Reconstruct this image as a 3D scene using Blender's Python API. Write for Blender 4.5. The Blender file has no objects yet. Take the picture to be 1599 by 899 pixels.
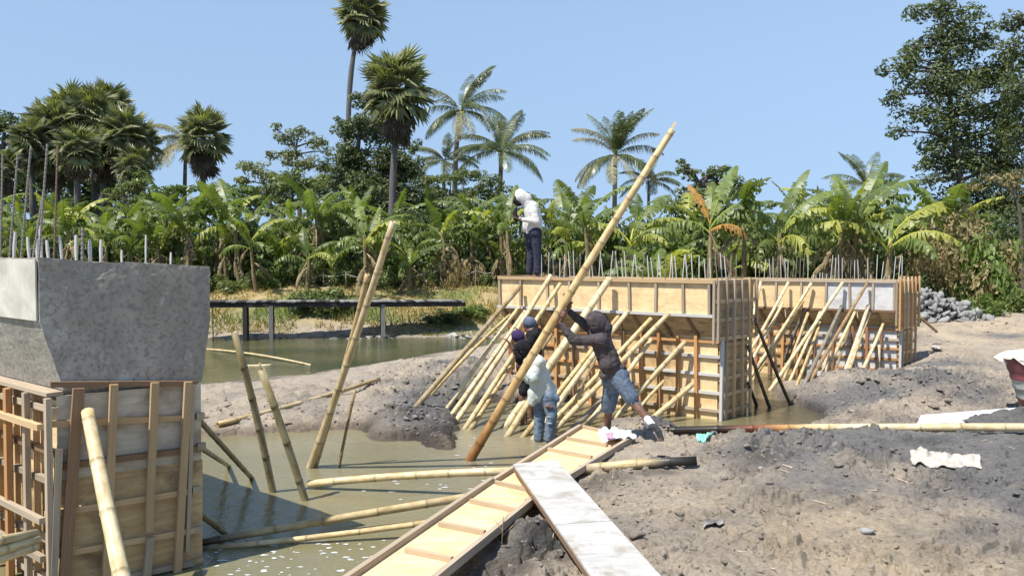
import bpy, bmesh, math, random
import numpy as np
from mathutils import Vector, Matrix, noise as mnoise

# ------------------------------------------------------------------ camera, sky, sun, exposure
scene = bpy.context.scene
COL = scene.collection
CAM_Z = 2.8
FPX = 1255.0
PITCH = math.atan(49.5 / FPX)
cam_data = bpy.data.cameras.new("camera")
cam = bpy.data.objects.new("camera", cam_data)
COL.objects.link(cam)
cam_data.sensor_width = 36.0
cam_data.lens = FPX / 1599.0 * 36.0
cam_data.clip_end = 3000
cam_data.clip_start = 0.05
cam.location = (0, 0, CAM_Z)
cam.rotation_euler = (math.pi / 2 - PITCH, 0, 0)
scene.camera = cam

TO_SUN_H = Vector((-0.79, -0.61, 0)).normalized()
SUN_EL = math.radians(60)
to_sun = Vector((TO_SUN_H.x * math.cos(SUN_EL), TO_SUN_H.y * math.cos(SUN_EL), math.sin(SUN_EL)))
world = bpy.data.worlds.new("World")
scene.world = world
world.use_nodes = True
wn = world.node_tree
bg = wn.nodes["Background"]
sky = wn.nodes.new("ShaderNodeTexSky")
sky.sky_type = 'NISHITA'
sky.sun_disc = False
sky.sun_elevation = SUN_EL
sky.sun_rotation = math.atan2(to_sun.x, to_sun.y)
sky.air_density = 1.0
sky.dust_density = 0.15
sky.ozone_density = 4.0
sky.altitude = 0
# hazy tropical sky: the band near the horizon is as even as in the photograph, so low directions look up a little higher
tcw = wn.nodes.new("ShaderNodeTexCoord"); sx = wn.nodes.new("ShaderNodeSeparateXYZ"); cx = wn.nodes.new("ShaderNodeCombineXYZ")
wn.links.new(tcw.outputs['Generated'], sx.inputs[0])
def wmath(op, a, b):
    n = wn.nodes.new("ShaderNodeMath"); n.operation = op
    for k, v in ((0, a), (1, b)):
        if isinstance(v, float): n.inputs[k].default_value = v
        else: wn.links.new(v, n.inputs[k])
    return n.outputs[0]
zz = wmath('MAXIMUM', sx.outputs[2], 0.0)
z2 = wmath('ADD', wmath('ADD', wmath('MULTIPLY', zz, 0.07), 0.152), wmath('MULTIPLY', wmath('MULTIPLY', zz, zz), 0.20))
wn.links.new(sx.outputs[0], cx.inputs[0]); wn.links.new(sx.outputs[1], cx.inputs[1]); wn.links.new(z2, cx.inputs[2])
wn.links.new(cx.outputs[0], sky.inputs[0])
tint = wn.nodes.new("ShaderNodeMix"); tint.data_type = 'RGBA'; tint.blend_type = 'MULTIPLY'; tint.inputs[0].default_value = 1.0
tint.inputs[7].default_value = (1.10, 1.0, 0.97, 1)
wn.links.new(sky.outputs[0], tint.inputs[6])
wn.links.new(tint.outputs[2], bg.inputs[0])
bg.inputs[1].default_value = 0.102
sd = bpy.data.lights.new("sun", 'SUN')
sd.energy = 5.0
sd.angle = math.radians(0.53)
sd.color = (1.0, 0.945, 0.86)
sun = bpy.data.objects.new("sun", sd)
COL.objects.link(sun)
sun.rotation_euler = to_sun.to_track_quat('Z', 'Y').to_euler()
sun.location = (0, 0, 30)
scene.view_settings.view_transform = 'Standard'
scene.view_settings.look = 'None'
scene.view_settings.exposure = 0.62
scene.view_settings.gamma = 1.0
scene.cycles.max_bounces = 6
scene.cycles.transparent_max_bounces = 6

# ------------------------------------------------------------------ helpers
R = random.Random(7)
CP, SP = math.cos(PITCH), math.sin(PITCH)
def ray(px, py):
    a, b = px - 799.5, -(py - 449.5)
    return Vector((a, FPX * CP + b * SP, -FPX * SP + b * CP))
CAMP = Vector((0, 0, CAM_Z))
def P(px, py, Y):
    d = ray(px, py)
    return CAMP + d * (Y / d.y)
def G(px, py, z=0.0):
    d = ray(px, py)
    return CAMP + d * ((z - CAM_Z) / d.z)
def PL(px, py, pt, n):
    d = ray(px, py)
    return CAMP + d * ((Vector(pt) - CAMP).dot(n) / d.dot(n))

def link(o, parent=None):
    COL.objects.link(o)
    if parent is not None:
        o.parent = parent
    return o
def tag(o, label=None, cat=None, group=None, kind=None):
    if label: o['label'] = label
    if cat: o['category'] = cat
    if group: o['group'] = group
    if kind: o['kind'] = kind
    return o
def thing(name, loc, label, cat, group=None):
    o = bpy.data.objects.new(name, None)
    o.location = loc
    o.empty_display_size = 0.1
    COL.objects.link(o)
    return tag(o, label, cat, group)
def local(parent, M):
    """basis matrix for a child whose world matrix should be M (parents: unrotated empties or placed meshes)"""
    if parent is None: return M
    chain = Matrix.Identity(4)
    p = parent
    while p is not None:
        chain = p.matrix_basis @ chain
        p = p.parent
    return chain.inverted() @ M
def mesh_np(name, verts, faces, mat=None, smooth=False, cols=None):
    me = bpy.data.meshes.new(name)
    verts = np.asarray(verts, dtype=np.float64).reshape(-1, 3)
    if isinstance(faces, np.ndarray):
        k = faces.shape[1]
        nf = len(faces)
        me.vertices.add(len(verts)); me.vertices.foreach_set("co", verts.ravel())
        me.loops.add(nf * k); me.loops.foreach_set("vertex_index", faces.ravel().astype(np.int32))
        me.polygons.add(nf)
        me.polygons.foreach_set("loop_start", np.arange(0, nf * k, k, dtype=np.int32))
        me.update(calc_edges=True)
    else:
        me.from_pydata([tuple(v) for v in verts], [], faces)
    if cols is not None:
        at = me.color_attributes.new("Col", 'FLOAT_COLOR', 'POINT')
        at.data.foreach_set("color", np.asarray(cols, dtype=np.float32).ravel())
    if smooth:
        me.polygons.foreach_set("use_smooth", [True] * len(me.polygons))
    if mat: me.materials.append(mat)
    me.validate()
    return me
def obj(name, me, parent=None, M=None):
    o = bpy.data.objects.new(name, me)
    link(o, parent)
    if M is not None:
        o.matrix_basis = local(parent, M)
    elif parent is not None:
        o.matrix_basis = local(parent, Matrix.Identity(4))
    return o

# numpy gradient noise, fractal noise and cell noise
def _h(ix, iy, s):
    n = (ix.astype(np.int64) * 374761393 + iy.astype(np.int64) * 668265263 + s * 974634777) & 0x7fffffff
    n = ((n ^ (n >> 13)) * 1274126177) & 0x7fffffff
    n = (n ^ (n >> 16)) & 0xffff
    return n / 65535.0
def vnoise(x, y, s=0):
    ix, iy = np.floor(x), np.floor(y)
    fx, fy = x - ix, y - iy
    fx = fx * fx * fx * (fx * (fx * 6 - 15) + 10); fy = fy * fy * fy * (fy * (fy * 6 - 15) + 10)
    a, b = _h(ix, iy, s), _h(ix + 1, iy, s)
    c, d = _h(ix, iy + 1, s), _h(ix + 1, iy + 1, s)
    return (a + (b - a) * fx) * (1 - fy) + (c + (d - c) * fx) * fy - 0.5
def fbm(x, y, octv=4, s=0, gain=.5):
    t, a = 0, 1.0
    for i in range(octv):
        t = t + a * vnoise(x * 2 ** i + 17.3 * i, y * 2 ** i - 9.1 * i, s + i)
        a *= gain
    return t
def worley(x, y, s=0):
    ix, iy = np.floor(x), np.floor(y)
    d1 = np.full(x.shape, 9.0); d2 = np.full(x.shape, 9.0); cid = np.zeros(x.shape)
    for i in (-1, 0, 1):
        for j in (-1, 0, 1):
            cx, cy = ix + i, iy + j
            px, py = cx + _h(cx, cy, s), cy + _h(cx, cy, s + 5)
            d = np.hypot(px - x, py - y)
            hid = _h(cx, cy, s + 9)
            m = d < d1
            d2 = np.where(m, d1, np.minimum(d2, d))
            cid = np.where(m, hid, cid)
            d1 = np.where(m, d, d1)
    return d1, d2, cid

# ------------------------------------------------------------------ materials
class NT:
    def __init__(s, name):
        s.m = bpy.data.materials.new(name); s.m.use_nodes = True
        s.t = s.m.node_tree; s.b = s.t.nodes["Principled BSDF"]; s.out = s.t.nodes["Material Output"]
    def n(s, t, **k):
        nd = s.t.nodes.new(t)
        for a, v in k.items():
            if a.startswith('i_'):
                nd.inputs[int(a[2:]) if a[2:].isdigit() else a[2:]].default_value = v
            else: setattr(nd, a, v)
        return nd
    def l(s, a, b): s.t.links.new(a, b)
    def coord(s, scale=(1, 1, 1), rnd=0.0, which="Object"):
        tc = s.n("ShaderNodeTexCoord"); mp = s.n("ShaderNodeMapping")
        mp.inputs['Scale'].default_value = scale
        s.l(tc.outputs[which], mp.inputs[0])
        if rnd:
            oi = s.n("ShaderNodeObjectInfo"); ml = s.n("ShaderNodeMath", operation='MULTIPLY', i_1=rnd)
            s.l(oi.outputs['Random'], ml.inputs[0])
            cx = s.n("ShaderNodeCombineXYZ")
            for i in range(3): s.l(ml.outputs[0], cx.inputs[i])
            s.l(cx.outputs[0], mp.inputs['Location'])
        return mp.outputs[0]
    def noise(s, vec, scale=5, detail=4, rough=.55, dist=0.0):
        nd = s.n("ShaderNodeTexNoise"); nd.inputs['Scale'].default_value = scale
        nd.inputs['Detail'].default_value = detail; nd.inputs['Roughness'].default_value = rough
        nd.inputs['Distortion'].default_value = dist
        if vec: s.l(vec, nd.inputs['Vector'])
        return nd.outputs[0]
    def ramp(s, fac, stops, interp='LINEAR'):
        nd = s.n("ShaderNodeValToRGB"); cr = nd.color_ramp; cr.interpolation = interp
        while len(cr.elements) < len(stops): cr.elements.new(.5)
        for e, (p, c) in zip(cr.elements, stops):
            e.position = p; e.color = (c[0], c[1], c[2], 1) if hasattr(c, '__len__') else (c, c, c, 1)
        s.l(fac, nd.inputs[0])
        return nd.outputs[0]
    def mix(s, fac, a, b, mode='MIX'):
        nd = s.n("ShaderNodeMix", data_type='RGBA', blend_type=mode)
        for sock, v in ((nd.inputs[0], fac), (nd.inputs[6], a), (nd.inputs[7], b)):
            if hasattr(v, 'is_linked') or isinstance(v, bpy.types.NodeSocket): s.l(v, sock)
            else: sock.default_value = v if not hasattr(v, '__len__') or len(v) == 4 else (*v, 1)
        return nd.outputs[2]
    def math(s, op, a, b=0.0):
        nd = s.n("ShaderNodeMath", operation=op)
        for sock, v in ((nd.inputs[0], a), (nd.inputs[1], b)):
            if isinstance(v, bpy.types.NodeSocket): s.l(v, sock)
            else: sock.default_value = v
        return nd.outputs[0]
    def bump(s, h, strength=.3, dist=.01, prev=None):
        nd = s.n("ShaderNodeBump"); nd.inputs['Strength'].default_value = strength; nd.inputs['Distance'].default_value = dist
        s.l(h, nd.inputs['Height'])
        if prev: s.l(prev, nd.inputs['Normal'])
        return nd.outputs[0]
    def fin(s, col=None, rough=.8, bump=None, spec=.3, metal=0.0):
        if col is not None:
            if isinstance(col, bpy.types.NodeSocket): s.l(col, s.b.inputs['Base Color'])
            else: s.b.inputs['Base Color'].default_value = (*col[:3], 1)
        if isinstance(rough, bpy.types.NodeSocket): s.l(rough, s.b.inputs['Roughness'])
        else: s.b.inputs['Roughness'].default_value = rough
        s.b.inputs['Specular IOR Level'].default_value = spec
        s.b.inputs['Metallic'].default_value = metal
        if bump: s.l(bump, s.b.inputs['Normal'])
        return s.m

def wood_mat(name, c1, c2, rnd_val=.35, dirt=(.10, .075, .05), dirt_amt=.5, scale=(1.2, 9, 9)):
    """timber stick: object-space grain along local X, each piece of its own tone"""
    t = NT(name)
    v = t.coord(scale, rnd=37.0)
    g = t.noise(v, 2.2, 6, .62, .35)
    col = t.ramp(g, [(.32, c1), (.68, c2)])
    oi = t.n("ShaderNodeObjectInfo")
    tone = t.ramp(oi.outputs['Random'], [(0, 1 - rnd_val), (1, 1.0 + rnd_val * .12)])
    col = t.mix(1.0, col, tone, 'MULTIPLY')
    v2 = t.coord((3, 5, 5), rnd=11.0)
    d = t.noise(v2, 1.4, 5, .7)
    dm = t.ramp(d, [(.52, 0.0), (.72, dirt_amt)])
    col = t.mix(dm, col, dirt)
    return t.fin(col, .78, t.bump(g, .35, .004), .25)
def ply_mat(name, c1, c2, stain, stain_amt, scale=(1.2, 7, 7)):
    t = NT(name)
    v = t.coord((1.1, 6, 6), rnd=23.0)
    g = t.noise(v, 1.3, 7, .6, 1.6)
    col = t.ramp(g, [(.35, c1), (.65, c2)])
    v2 = t.coord((1.6, 1.6, 1.6), rnd=5.0)
    s_ = t.noise(v2, 2.0, 6, .65, .4)
    sm = t.ramp(s_, [(.48, 0.0), (.66, stain_amt)])
    col = t.mix(sm, col, stain)
    v4 = t.coord((2.5, 7, 7), rnd=29.0)
    col = t.mix(t.ramp(t.noise(v4, 3.0, 6, .75), [(.60, 0.0), (.68, .55)]), col, (.50, .48, .44))
    v3 = t.coord((9, 9, 9), rnd=3.0)
    k = t.noise(v3, 3.5, 2, .5)
    km = t.ramp(k, [(.70, 0.0), (.74, .5)])
    col = t.mix(km, col, (c1[0] * .35, c1[1] * .3, c1[2] * .25))
    return t.fin(col, .62, t.bump(g, .15, .003), .3)
M = {}
M['stick_new'] = wood_mat("timber_tan", (.50, .33, .17), (.68, .49, .28))
M['stick_tan'] = wood_mat('timber_pale_tan', (.38, .29, .185), (.54, .43, .29), rnd_val=.18, dirt_amt=.25)
M['stick_old'] = wood_mat("timber_grey", (.32, .25, .175), (.52, .43, .32), dirt_amt=.6)
M['stick_red'] = wood_mat("timber_red", (.36, .15, .065), (.52, .25, .11))
M['stick_brown'] = wood_mat("timber_brown", (.20, .115, .065), (.36, .225, .13))
M['stick_orange'] = wood_mat("timber_orange", (.48, .235, .09), (.62, .34, .15), dirt_amt=.25)
M['stick_pale'] = wood_mat("timber_cement_stained", (.42, .41, .39), (.62, .60, .56))
M['ply'] = ply_mat("plywood_tan", (.66, .46, .225), (.79, .59, .34), (.46, .32, .18), .55)
M['ply_old'] = ply_mat("plywood_weathered", (.42, .275, .125), (.60, .42, .21), (.17, .12, .075), .8)
M['ply_grey'] = ply_mat("plywood_grey", (.44, .39, .31), (.58, .52, .42), (.27, .21, .14), .8)
M['ply_white'] = ply_mat("plywood_cement", (.50, .49, .47), (.63, .62, .60), (.36, .35, .34), .6)
M['ply_brown'] = ply_mat("plywood_brown", (.40, .27, .13), (.56, .40, .21), (.17, .115, .065), .8)

def concrete():
    t = NT("concrete")
    v = t.coord((1, 1, 1))
    a = t.noise(v, 1.6, 8, .65, .3); b = t.noise(v, 26, 6, .65)
    v2 = t.coord((1, 1, .25)); c = t.noise(v2, 7, 4, .6, .8)
    col = t.ramp(a, [(.30, (.255, .235, .195)), (.5, (.34, .315, .265)), (.70, (.44, .41, .35))])
    col = t.mix(t.ramp(c, [(.45, 0.0), (.7, .4)]), col, (.19, .18, .17))
    col = t.mix(t.ramp(b, [(.38, .6), (.52, 0.0)]), col, (.15, .14, .125))
    d_ = t.noise(v, 9, 6, .75, .5)
    col = t.mix(t.ramp(d_, [(.50, 0.0), (.70, .22)]), col, (.20, .19, .17))
    col = t.mix(t.ramp(t.noise(v, 3.3, 5, .7), [(.60, 0.0), (.68, .6)]), col, (.50, .49, .46))
    vo = t.n("ShaderNodeTexVoronoi"); vo.inputs['Scale'].default_value = 14; t.l(v, vo.inputs['Vector'])
    pit = t.ramp(vo.outputs['Distance'], [(.05, 0.0), (.12, 1.0)])
    nb = t.bump(b, .7, .010); nb = t.bump(pit, .6, .008, nb)
    return t.fin(col, .9, nb, .2)
M['concrete'] = concrete()
def concrete_patch():
    t = NT("concrete_render_pale")
    v = t.coord((1, 1, 1)); a = t.noise(v, 3.0, 7, .6, .5)
    col = t.ramp(a, [(.3, (.36, .34, .28)), (.7, (.62, .60, .53))])
    return t.fin(col, .85, t.bump(a, .3, .01), .2)
M['concrete_pale'] = concrete_patch()
def simple(name, c1, c2, scale=8, rough=.8, bumpd=.005, spec=.3, metal=0, rnd=0.0, strength=.4, detail=5):
    t = NT(name)
    v = t.coord((1, 1, 1), rnd=19.0); a = t.noise(v, scale, detail, .6)
    col = t.ramp(a, [(.35, c1), (.65, c2)])
    if rnd:
        oi = t.n("ShaderNodeObjectInfo")
        col = t.mix(1.0, col, t.ramp(oi.outputs['Random'], [(0, 1 - rnd), (1, 1.0)]), 'MULTIPLY')
    return t.fin(col, rough, t.bump(a, strength, bumpd), spec, metal)
M['rebar'] = simple("steel_rebar_grey", (.13, .115, .10), (.25, .23, .20), 30, .7, .004)
M['rebar_rust'] = simple("steel_rebar_rust", (.11, .075, .055), (.20, .14, .105), 30, .8, .004)
M['sleeve'] = simple("cement_coated_bar", (.40, .38, .36), (.62, .61, .58), 25, .9, .01)
M['stone'] = simple("quarry_stone", (.19, .19, .185), (.38, .375, .36), 9, .9, .02, rnd=.4)
M['bridge'] = simple("weathered_bridge_timber", (.02, .018, .016), (.07, .062, .055), 12, .85, .01, rnd=.3)
M['bridge_top'] = simple("bridge_deck_grey", (.16, .15, .14), (.30, .29, .27), 7, .9, .01, rnd=.4)
M['bag_white'] = simple("white_plastic", (.60, .62, .66), (.70, .71, .73), 4, .35, .004, .5)
M['pink'] = simple("pink_print", (.75, .25, .35), (.80, .35, .45), 4, .4, .002)
M['teal'] = simple("teal_plastic", (.14, .42, .34), (.30, .58, .48), 9, .4, .004, .5)
M['cloth'] = simple("soiled_white_sack", (.34, .30, .25), (.52, .48, .43), 9, .85, .006)
M['sack'] = simple("woven_sack_pale", (.60, .53, .42), (.75, .68, .57), 9, .85, .02)
M['sheet'] = simple("white_painted_sheet", (.50, .53, .56), (.60, .62, .64), 2.5, .5, .002)
M['plank_white'] = ply_mat("cement_splashed_board", (.38, .37, .345), (.50, .49, .46), (.24, .20, .15), .75)
M['litter'] = simple("litter_plastic", (.10, .09, .08), (.45, .43, .40), 3, .6, .004)
M['foam'] = simple("water_froth", (.38, .39, .38), (.52, .53, .52), 30, .8, .004)

def skin(name, c): return simple(name, [x * .8 for x in c], c, 12, .55, .002, .4)
M['skin'] = skin("skin_brown", (.165, .085, .056))
M['hood_dark'] = simple("charcoal_fleece", (.048, .040, .042), (.086, .074, .079), 14, .95, .008, .1)
M['black_knit'] = simple("black_cloth", (.010, .010, .012), (.022, .021, .024), 14, .9, .004, .15)
M['denim'] = simple("blue_denim", (.055, .08, .115), (.125, .16, .21), 18, .9, .004, .1)
M['denim_pale'] = simple("faded_denim", (.085, .125, .175), (.18, .23, .29), 18, .9, .004, .1)
M['white_fleece'] = simple("off_white_fleece", (.50, .485, .45), (.60, .585, .56), 7, .95, .006, .1)
M['mint_fleece'] = simple("pale_mint_sweatshirt", (.42, .48, .46), (.58, .60, .53), 5, .95, .006, .1)
M['navy'] = simple("dark_trousers", (.025, .028, .045), (.05, .052, .075), 14, .9, .004, .1)
M['purple'] = simple("purple_knit", (.03, .02, .06), (.06, .04, .11), 14, .9, .004, .1)
M['blue_cap'] = simple("blue_grey_knit", (.07, .085, .13), (.14, .16, .22), 14, .9, .004, .1)
M['red_cloth'] = simple("red_cloth", (.25, .03, .03), (.40, .06, .05), 14, .9, .004, .1)
M['sock'] = simple("white_sock", (.65, .65, .68), (.78, .78, .80), 20, .9, .004, .1)
M['shoe'] = simple("dark_shoe", (.03, .03, .034), (.10, .10, .11), 12, .6, .004)
M['sole'] = simple("grey_sole", (.16, .16, .17), (.24, .24, .25), 12, .6, .004)

def bamboo():
    t = NT("bamboo_culm")
    at = t.n("ShaderNodeAttribute", attribute_name="Col")
    v = t.coord((30, 30, 1.6), rnd=31.0); g = t.noise(v, 1.5, 5, .6)
    v2 = t.coord((6, 6, 3), rnd=13.0); b = t.noise(v2, 2.0, 5, .65)
    col = t.mix(1.0, at.outputs['Color'], t.ramp(g, [(.3, .80), (.7, 1.05)]), 'MULTIPLY')
    col = t.mix(1.0, col, t.ramp(b, [(.38, (.74, .66, .54)), (.58, (1, 1, 1))]), 'MULTIPLY')
    oi = t.n('ShaderNodeObjectInfo')
    col = t.mix(1.0, col, t.ramp(oi.outputs['Random'], [(0, (.72, .68, .62)), (.35, (.92, .86, .76)), (.6, (1, 1, 1)), (1, (1.03, 1.0, .93))]), 'MULTIPLY')
    return t.fin(col, .45, t.bump(g, .12, .003), .35)
M['bamboo'] = bamboo()

def leafm(name, c1, c2, trans=.35, rough=.45, scale=3.0, rnd=.4, attr=False, spec=.4):
    """two-sided leaf: diffuse/gloss plus light through the blade"""
    t = NT(name)
    v = t.coord((1, 1, 1), rnd=9.0)
    a = t.noise(v, scale, 3, .6)
    col = t.ramp(a, [(.33, c1), (.67, c2)])
    oi = t.n("ShaderNodeObjectInfo")
    col = t.mix(1.0, col, t.ramp(oi.outputs['Random'], [(0, 1 - rnd), (1, 1.0)]), 'MULTIPLY')
    if attr:
        at = t.n("ShaderNodeAttribute", attribute_name="Col")
        col = t.mix(1.0, col, at.outputs['Color'], 'MULTIPLY')
    t.fin(col, rough, None, spec)
    tr = t.n("ShaderNodeBsdfTranslucent")
    tc = t.mix(1.0, col, (1.35, 1.45, .55), 'MULTIPLY')
    t.l(tc, tr.inputs[0])
    mx = t.n("ShaderNodeMixShader"); mx.inputs[0].default_value = trans
    t.l(t.b.outputs[0], mx.inputs[1]); t.l(tr.outputs[0], mx.inputs[2]); t.l(mx.outputs[0], t.out.inputs[0])
    return t.m
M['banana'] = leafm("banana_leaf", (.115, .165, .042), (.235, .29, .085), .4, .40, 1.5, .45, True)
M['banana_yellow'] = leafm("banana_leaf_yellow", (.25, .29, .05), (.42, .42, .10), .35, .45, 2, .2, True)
M['banana_dry'] = leafm("banana_leaf_dry", (.17, .12, .07), (.34, .27, .17), .15, .8, 3, .4, True)
M['banana_orange'] = leafm("banana_leaf_orange", (.42, .20, .05), (.50, .30, .09), .3, .7, 3, .2, True)
M['fan'] = leafm("fan_palm_leaf", (.20, .225, .10), (.40, .42, .22), .28, .42, 1.5, .5, True)
M['fan_dry'] = leafm("fan_palm_leaf_dry", (.13, .105, .075), (.25, .21, .155), .1, .8, 2, .4, True)
M['coco'] = leafm("coconut_frond", (.06, .085, .032), (.16, .19, .075), .25, .36, 1.5, .35, True)
M['coco_pale'] = leafm("coconut_frond_faded", (.19, .19, .10), (.30, .28, .16), .2, .6, 1.5, .3, True)
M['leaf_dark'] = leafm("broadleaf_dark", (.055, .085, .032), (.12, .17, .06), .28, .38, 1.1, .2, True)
M['leaf_mid'] = leafm("broadleaf_mid", (.10, .135, .042), (.21, .25, .085), .3, .42, 1.1, .25, True)
M['leaf_pale'] = leafm("broadleaf_pale", (.14, .17, .06), (.26, .28, .12), .3, .5, 1.1, .25, True)
M['leaf_tree'] = leafm("broadleaf_olive", (.07, .095, .04), (.155, .19, .08), .3, .52, 1.1, .2, True)
M['leaf_fresh'] = leafm("broadleaf_fresh", (.115, .175, .042), (.21, .28, .075), .35, .42, 1.3, .25, True)
M['dry'] = leafm("dry_bamboo_leaf", (.24, .19, .08), (.42, .34, .17), .2, .7, 1.3, .25, True)
M['grass'] = leafm("bank_grass", (.24, .22, .07), (.42, .36, .15), .25, .7, .5, .1, True)
M['bark'] = simple("palm_bark", (.07, .065, .06), (.16, .15, .14), 14, .95, .03)
M['bark2'] = simple("tree_bark", (.06, .052, .045), (.14, .12, .10), 10, .95, .03)
M['stem'] = simple("banana_stem", (.13, .10, .055), (.30, .25, .12), 9, .8, .02, rnd=.35)
M['nuts'] = simple("palm_fruit_husk", (.22, .13, .04), (.40, .24, .08), 8, .6, .01)
M['petiole'] = simple("petiole_yellow_green", (.24, .26, .08), (.34, .34, .12), 8, .6, .005)

def water_mat():
    t = NT("water")
    tc = t.n("ShaderNodeTexCoord")
    mp = t.n("ShaderNodeMapping"); mp.inputs['Scale'].default_value = (1, 1, 1); t.l(tc.outputs['Object'], mp.inputs[0])
    a = t.noise(mp.outputs[0], 3.5, 4, .6, .6)
    mp2 = t.n("ShaderNodeMapping"); mp2.inputs['Scale'].default_value = (1, 2.2, 1); t.l(tc.outputs['Object'], mp2.inputs[0])
    b = t.noise(mp2.outputs[0], 13, 3, .6, .3)
    c = t.noise(mp.outputs[0], .35, 3, .5)
    at = t.n("ShaderNodeAttribute", attribute_name="Col")
    col = t.mix(t.ramp(c, [(.4, 0.0), (.6, .5)]), at.outputs['Color'], (.13, .12, .065))
    nb = t.bump(a, .35, .045); nb = t.bump(b, .32, .016, nb)
    t.fin(col, .05, nb, .5)
    t.b.inputs['IOR'].default_value = 1.33
    return t.m
M['water'] = water_mat()

def ground_mat():
    t = NT("ground_mud")
    tc = t.n("ShaderNodeTexCoord"); v = tc.outputs['Object']
    at = t.n("ShaderNodeAttribute", attribute_name="Col")
    a = t.noise(v, 2.3, 8, .65, .3); b = t.noise(v, 17, 7, .7); c = t.noise(v, 70, 4, .7)
    col = t.mix(1.0, at.outputs['Color'], t.ramp(a, [(.30, (.78, .77, .78)), (.5, (1, 1, 1)), (.7, (1.16, 1.13, 1.06))]), 'MULTIPLY')
    col = t.mix(1.0, col, t.ramp(b, [(.30, .72), (.50, 1.0), (.70, 1.16)]), 'MULTIPLY')
    vo = t.n("ShaderNodeTexVoronoi", feature='DISTANCE_TO_EDGE'); vo.inputs['Scale'].default_value = 9
    dn = t.n("ShaderNodeVectorMath", operation='ADD'); t.l(v, dn.inputs[0])
    nz = t.n("ShaderNodeTexNoise"); nz.inputs['Scale'].default_value = 5; t.l(v, nz.inputs['Vector'])
    sc = t.n("ShaderNodeVectorMath", operation='SCALE'); sc.inputs['Scale'].default_value = .25; t.l(nz.outputs['Color'], sc.inputs[0])
    t.l(sc.outputs[0], dn.inputs[1]); t.l(dn.outputs[0], vo.inputs['Vector'])
    crack = t.ramp(vo.outputs['Distance'], [(.0, 0.0), (.035, 1.0)])
    nb = t.bump(b, 1.0, .05); nb = t.bump(c, .9, .016, nb); nb = t.bump(crack, .2, .012, nb)
    al = at.outputs['Alpha']
    rough = t.math('SUBTRACT', .95, t.math('MULTIPLY', al, .45))
    return t.fin(col, rough, nb, .25)
M['ground'] = ground_mat()

# ------------------------------------------------------------------ pier frames (piers of one bridge, seen at an angle)
class Frame:
    """corner C at water level, u = along the short end face, v = along the long face (away to the left)"""
    def __init__(s, x, y, deg_u, deg_v):
        s.C = Vector((x, y, 0))
        s.u = Vector((math.cos(math.radians(deg_u)), math.sin(math.radians(deg_u)), 0))
        s.v = Vector((math.cos(math.radians(deg_v)), math.sin(math.radians(deg_v)), 0))
    def __call__(s, t, q, z):
        p = s.C + s.u * t + s.v * q
        return Vector((p.x, p.y, z))
    @property
    def n_end(s): return Vector((s.u.y, -s.u.x, 0))
    @property
    def n_long(s): return Vector((-s.v.y, s.v.x, 0))
F1 = Frame(-3.75, 6.5, 40.3, 141.0)
F2 = Frame(3.39, 13.5, 46.0, 143.0)
F3 = Frame(8.46, 17.7, 46.0, 151.0)

# ------------------------------------------------------------------ terrain: thin-plate surface through measured points
_pp = [  # (px, row, z): points read off on the place's surface
 (1030,899,.5),(1200,899,.5),(1400,899,.5),(1599,899,.5),(1400,800,.5),(1599,800,.52),(1200,800,.5),(1060,830,.47),(1000,770,.44),
 (1200,740,.48),(1100,760,.45),(1400,735,.56),(1599,740,.6),(1250,700,.62),(1340,695,.62),(1180,700,.58),(1130,700,.52),(1060,705,.42),(1000,705,.38),
 (1599,690,.62),(1500,690,.6),(1500,655,.5),(1450,650,.5),(1580,645,.5),(1560,620,.5),(1599,620,.5),
 (900,880,.38),(860,840,.34),(800,899,.32),(830,800,.2),(745,885,.12),(705,899,.0),(790,845,.2),(765,820,.04),(800,780,.05),(850,738,.06),
 (890,705,.1),(930,692,.2),(1010,655,.34),(985,672,.26),(955,664,-.02),(1040,672,.2),(1100,676,.2),(1160,676,.22),(1230,672,.25),(1290,658,.1),(1340,655,.3),
 (650,899,-.3),(700,820,-.3),(750,770,-.25),(820,710,-.25),(880,682,-.2),(920,660,-.25),(500,800,-.5),(400,750,-.5),(600,720,-.5),(350,850,-.5),
 (200,800,-.5),(450,899,-.5),(300,720,-.4),(740,705,-.3),(800,672,-.35),(860,650,-.35),(765,650,-.3),(740,660,-.15),(745,632,-.15),(1060,655,-.3),(1100,652,-.3),
 (1170,645,-.2),(1220,645,-.2),(1250,634,.0),(1185,622,-.25),(1175,600,-.3),(1215,602,.0),(1240,606,.16),(1300,622,.22),(1285,645,.02),(1330,640,.3),
 (1300,590,.50),(1340,590,.52),(1400,592,.58),(1500,605,.56),(1450,565,.55),(1500,540,.6),(1560,560,.6),(1599,540,.75),(1480,502,.95),(1550,502,.98),(1599,492,1.1),(1540,590,.52),
 (400,622,.25),(500,607,.3),(600,592,.36),(650,582,.42),(700,572,.5),(660,612,.36),(600,632,.26),(500,642,.22),(400,652,.16),(320,652,.1),(735,580,.5),(780,575,.5),(830,565,.4),
 (320,601,0),(420,592,0),(500,582,0),(600,566,0),(690,549,.02),(760,540,0),
 (645,672,.09),(690,682,.07),(600,694,-.2),(560,694,-.3),(650,708,-.25),(690,712,-.3),(500,690,-.3),(600,670,.14),(560,672,-.02),(480,674,0),(420,678,0),(330,678,0),(722,697,-.1),(705,704,-.06),(655,694,-.02),(200,650,.1),(100,600,-.2),
 (320,560,-.4),(450,560,-.4),(600,545,-.4),(700,535,-.3),(400,538,-.25),(100,560,-.4),(0,560,-.4),
 (330,527,0),(450,526,0),(560,526,0),(700,526,0),(780,525,.02),(100,527,0),(-200,527,0),(-600,527,0),
]
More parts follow.
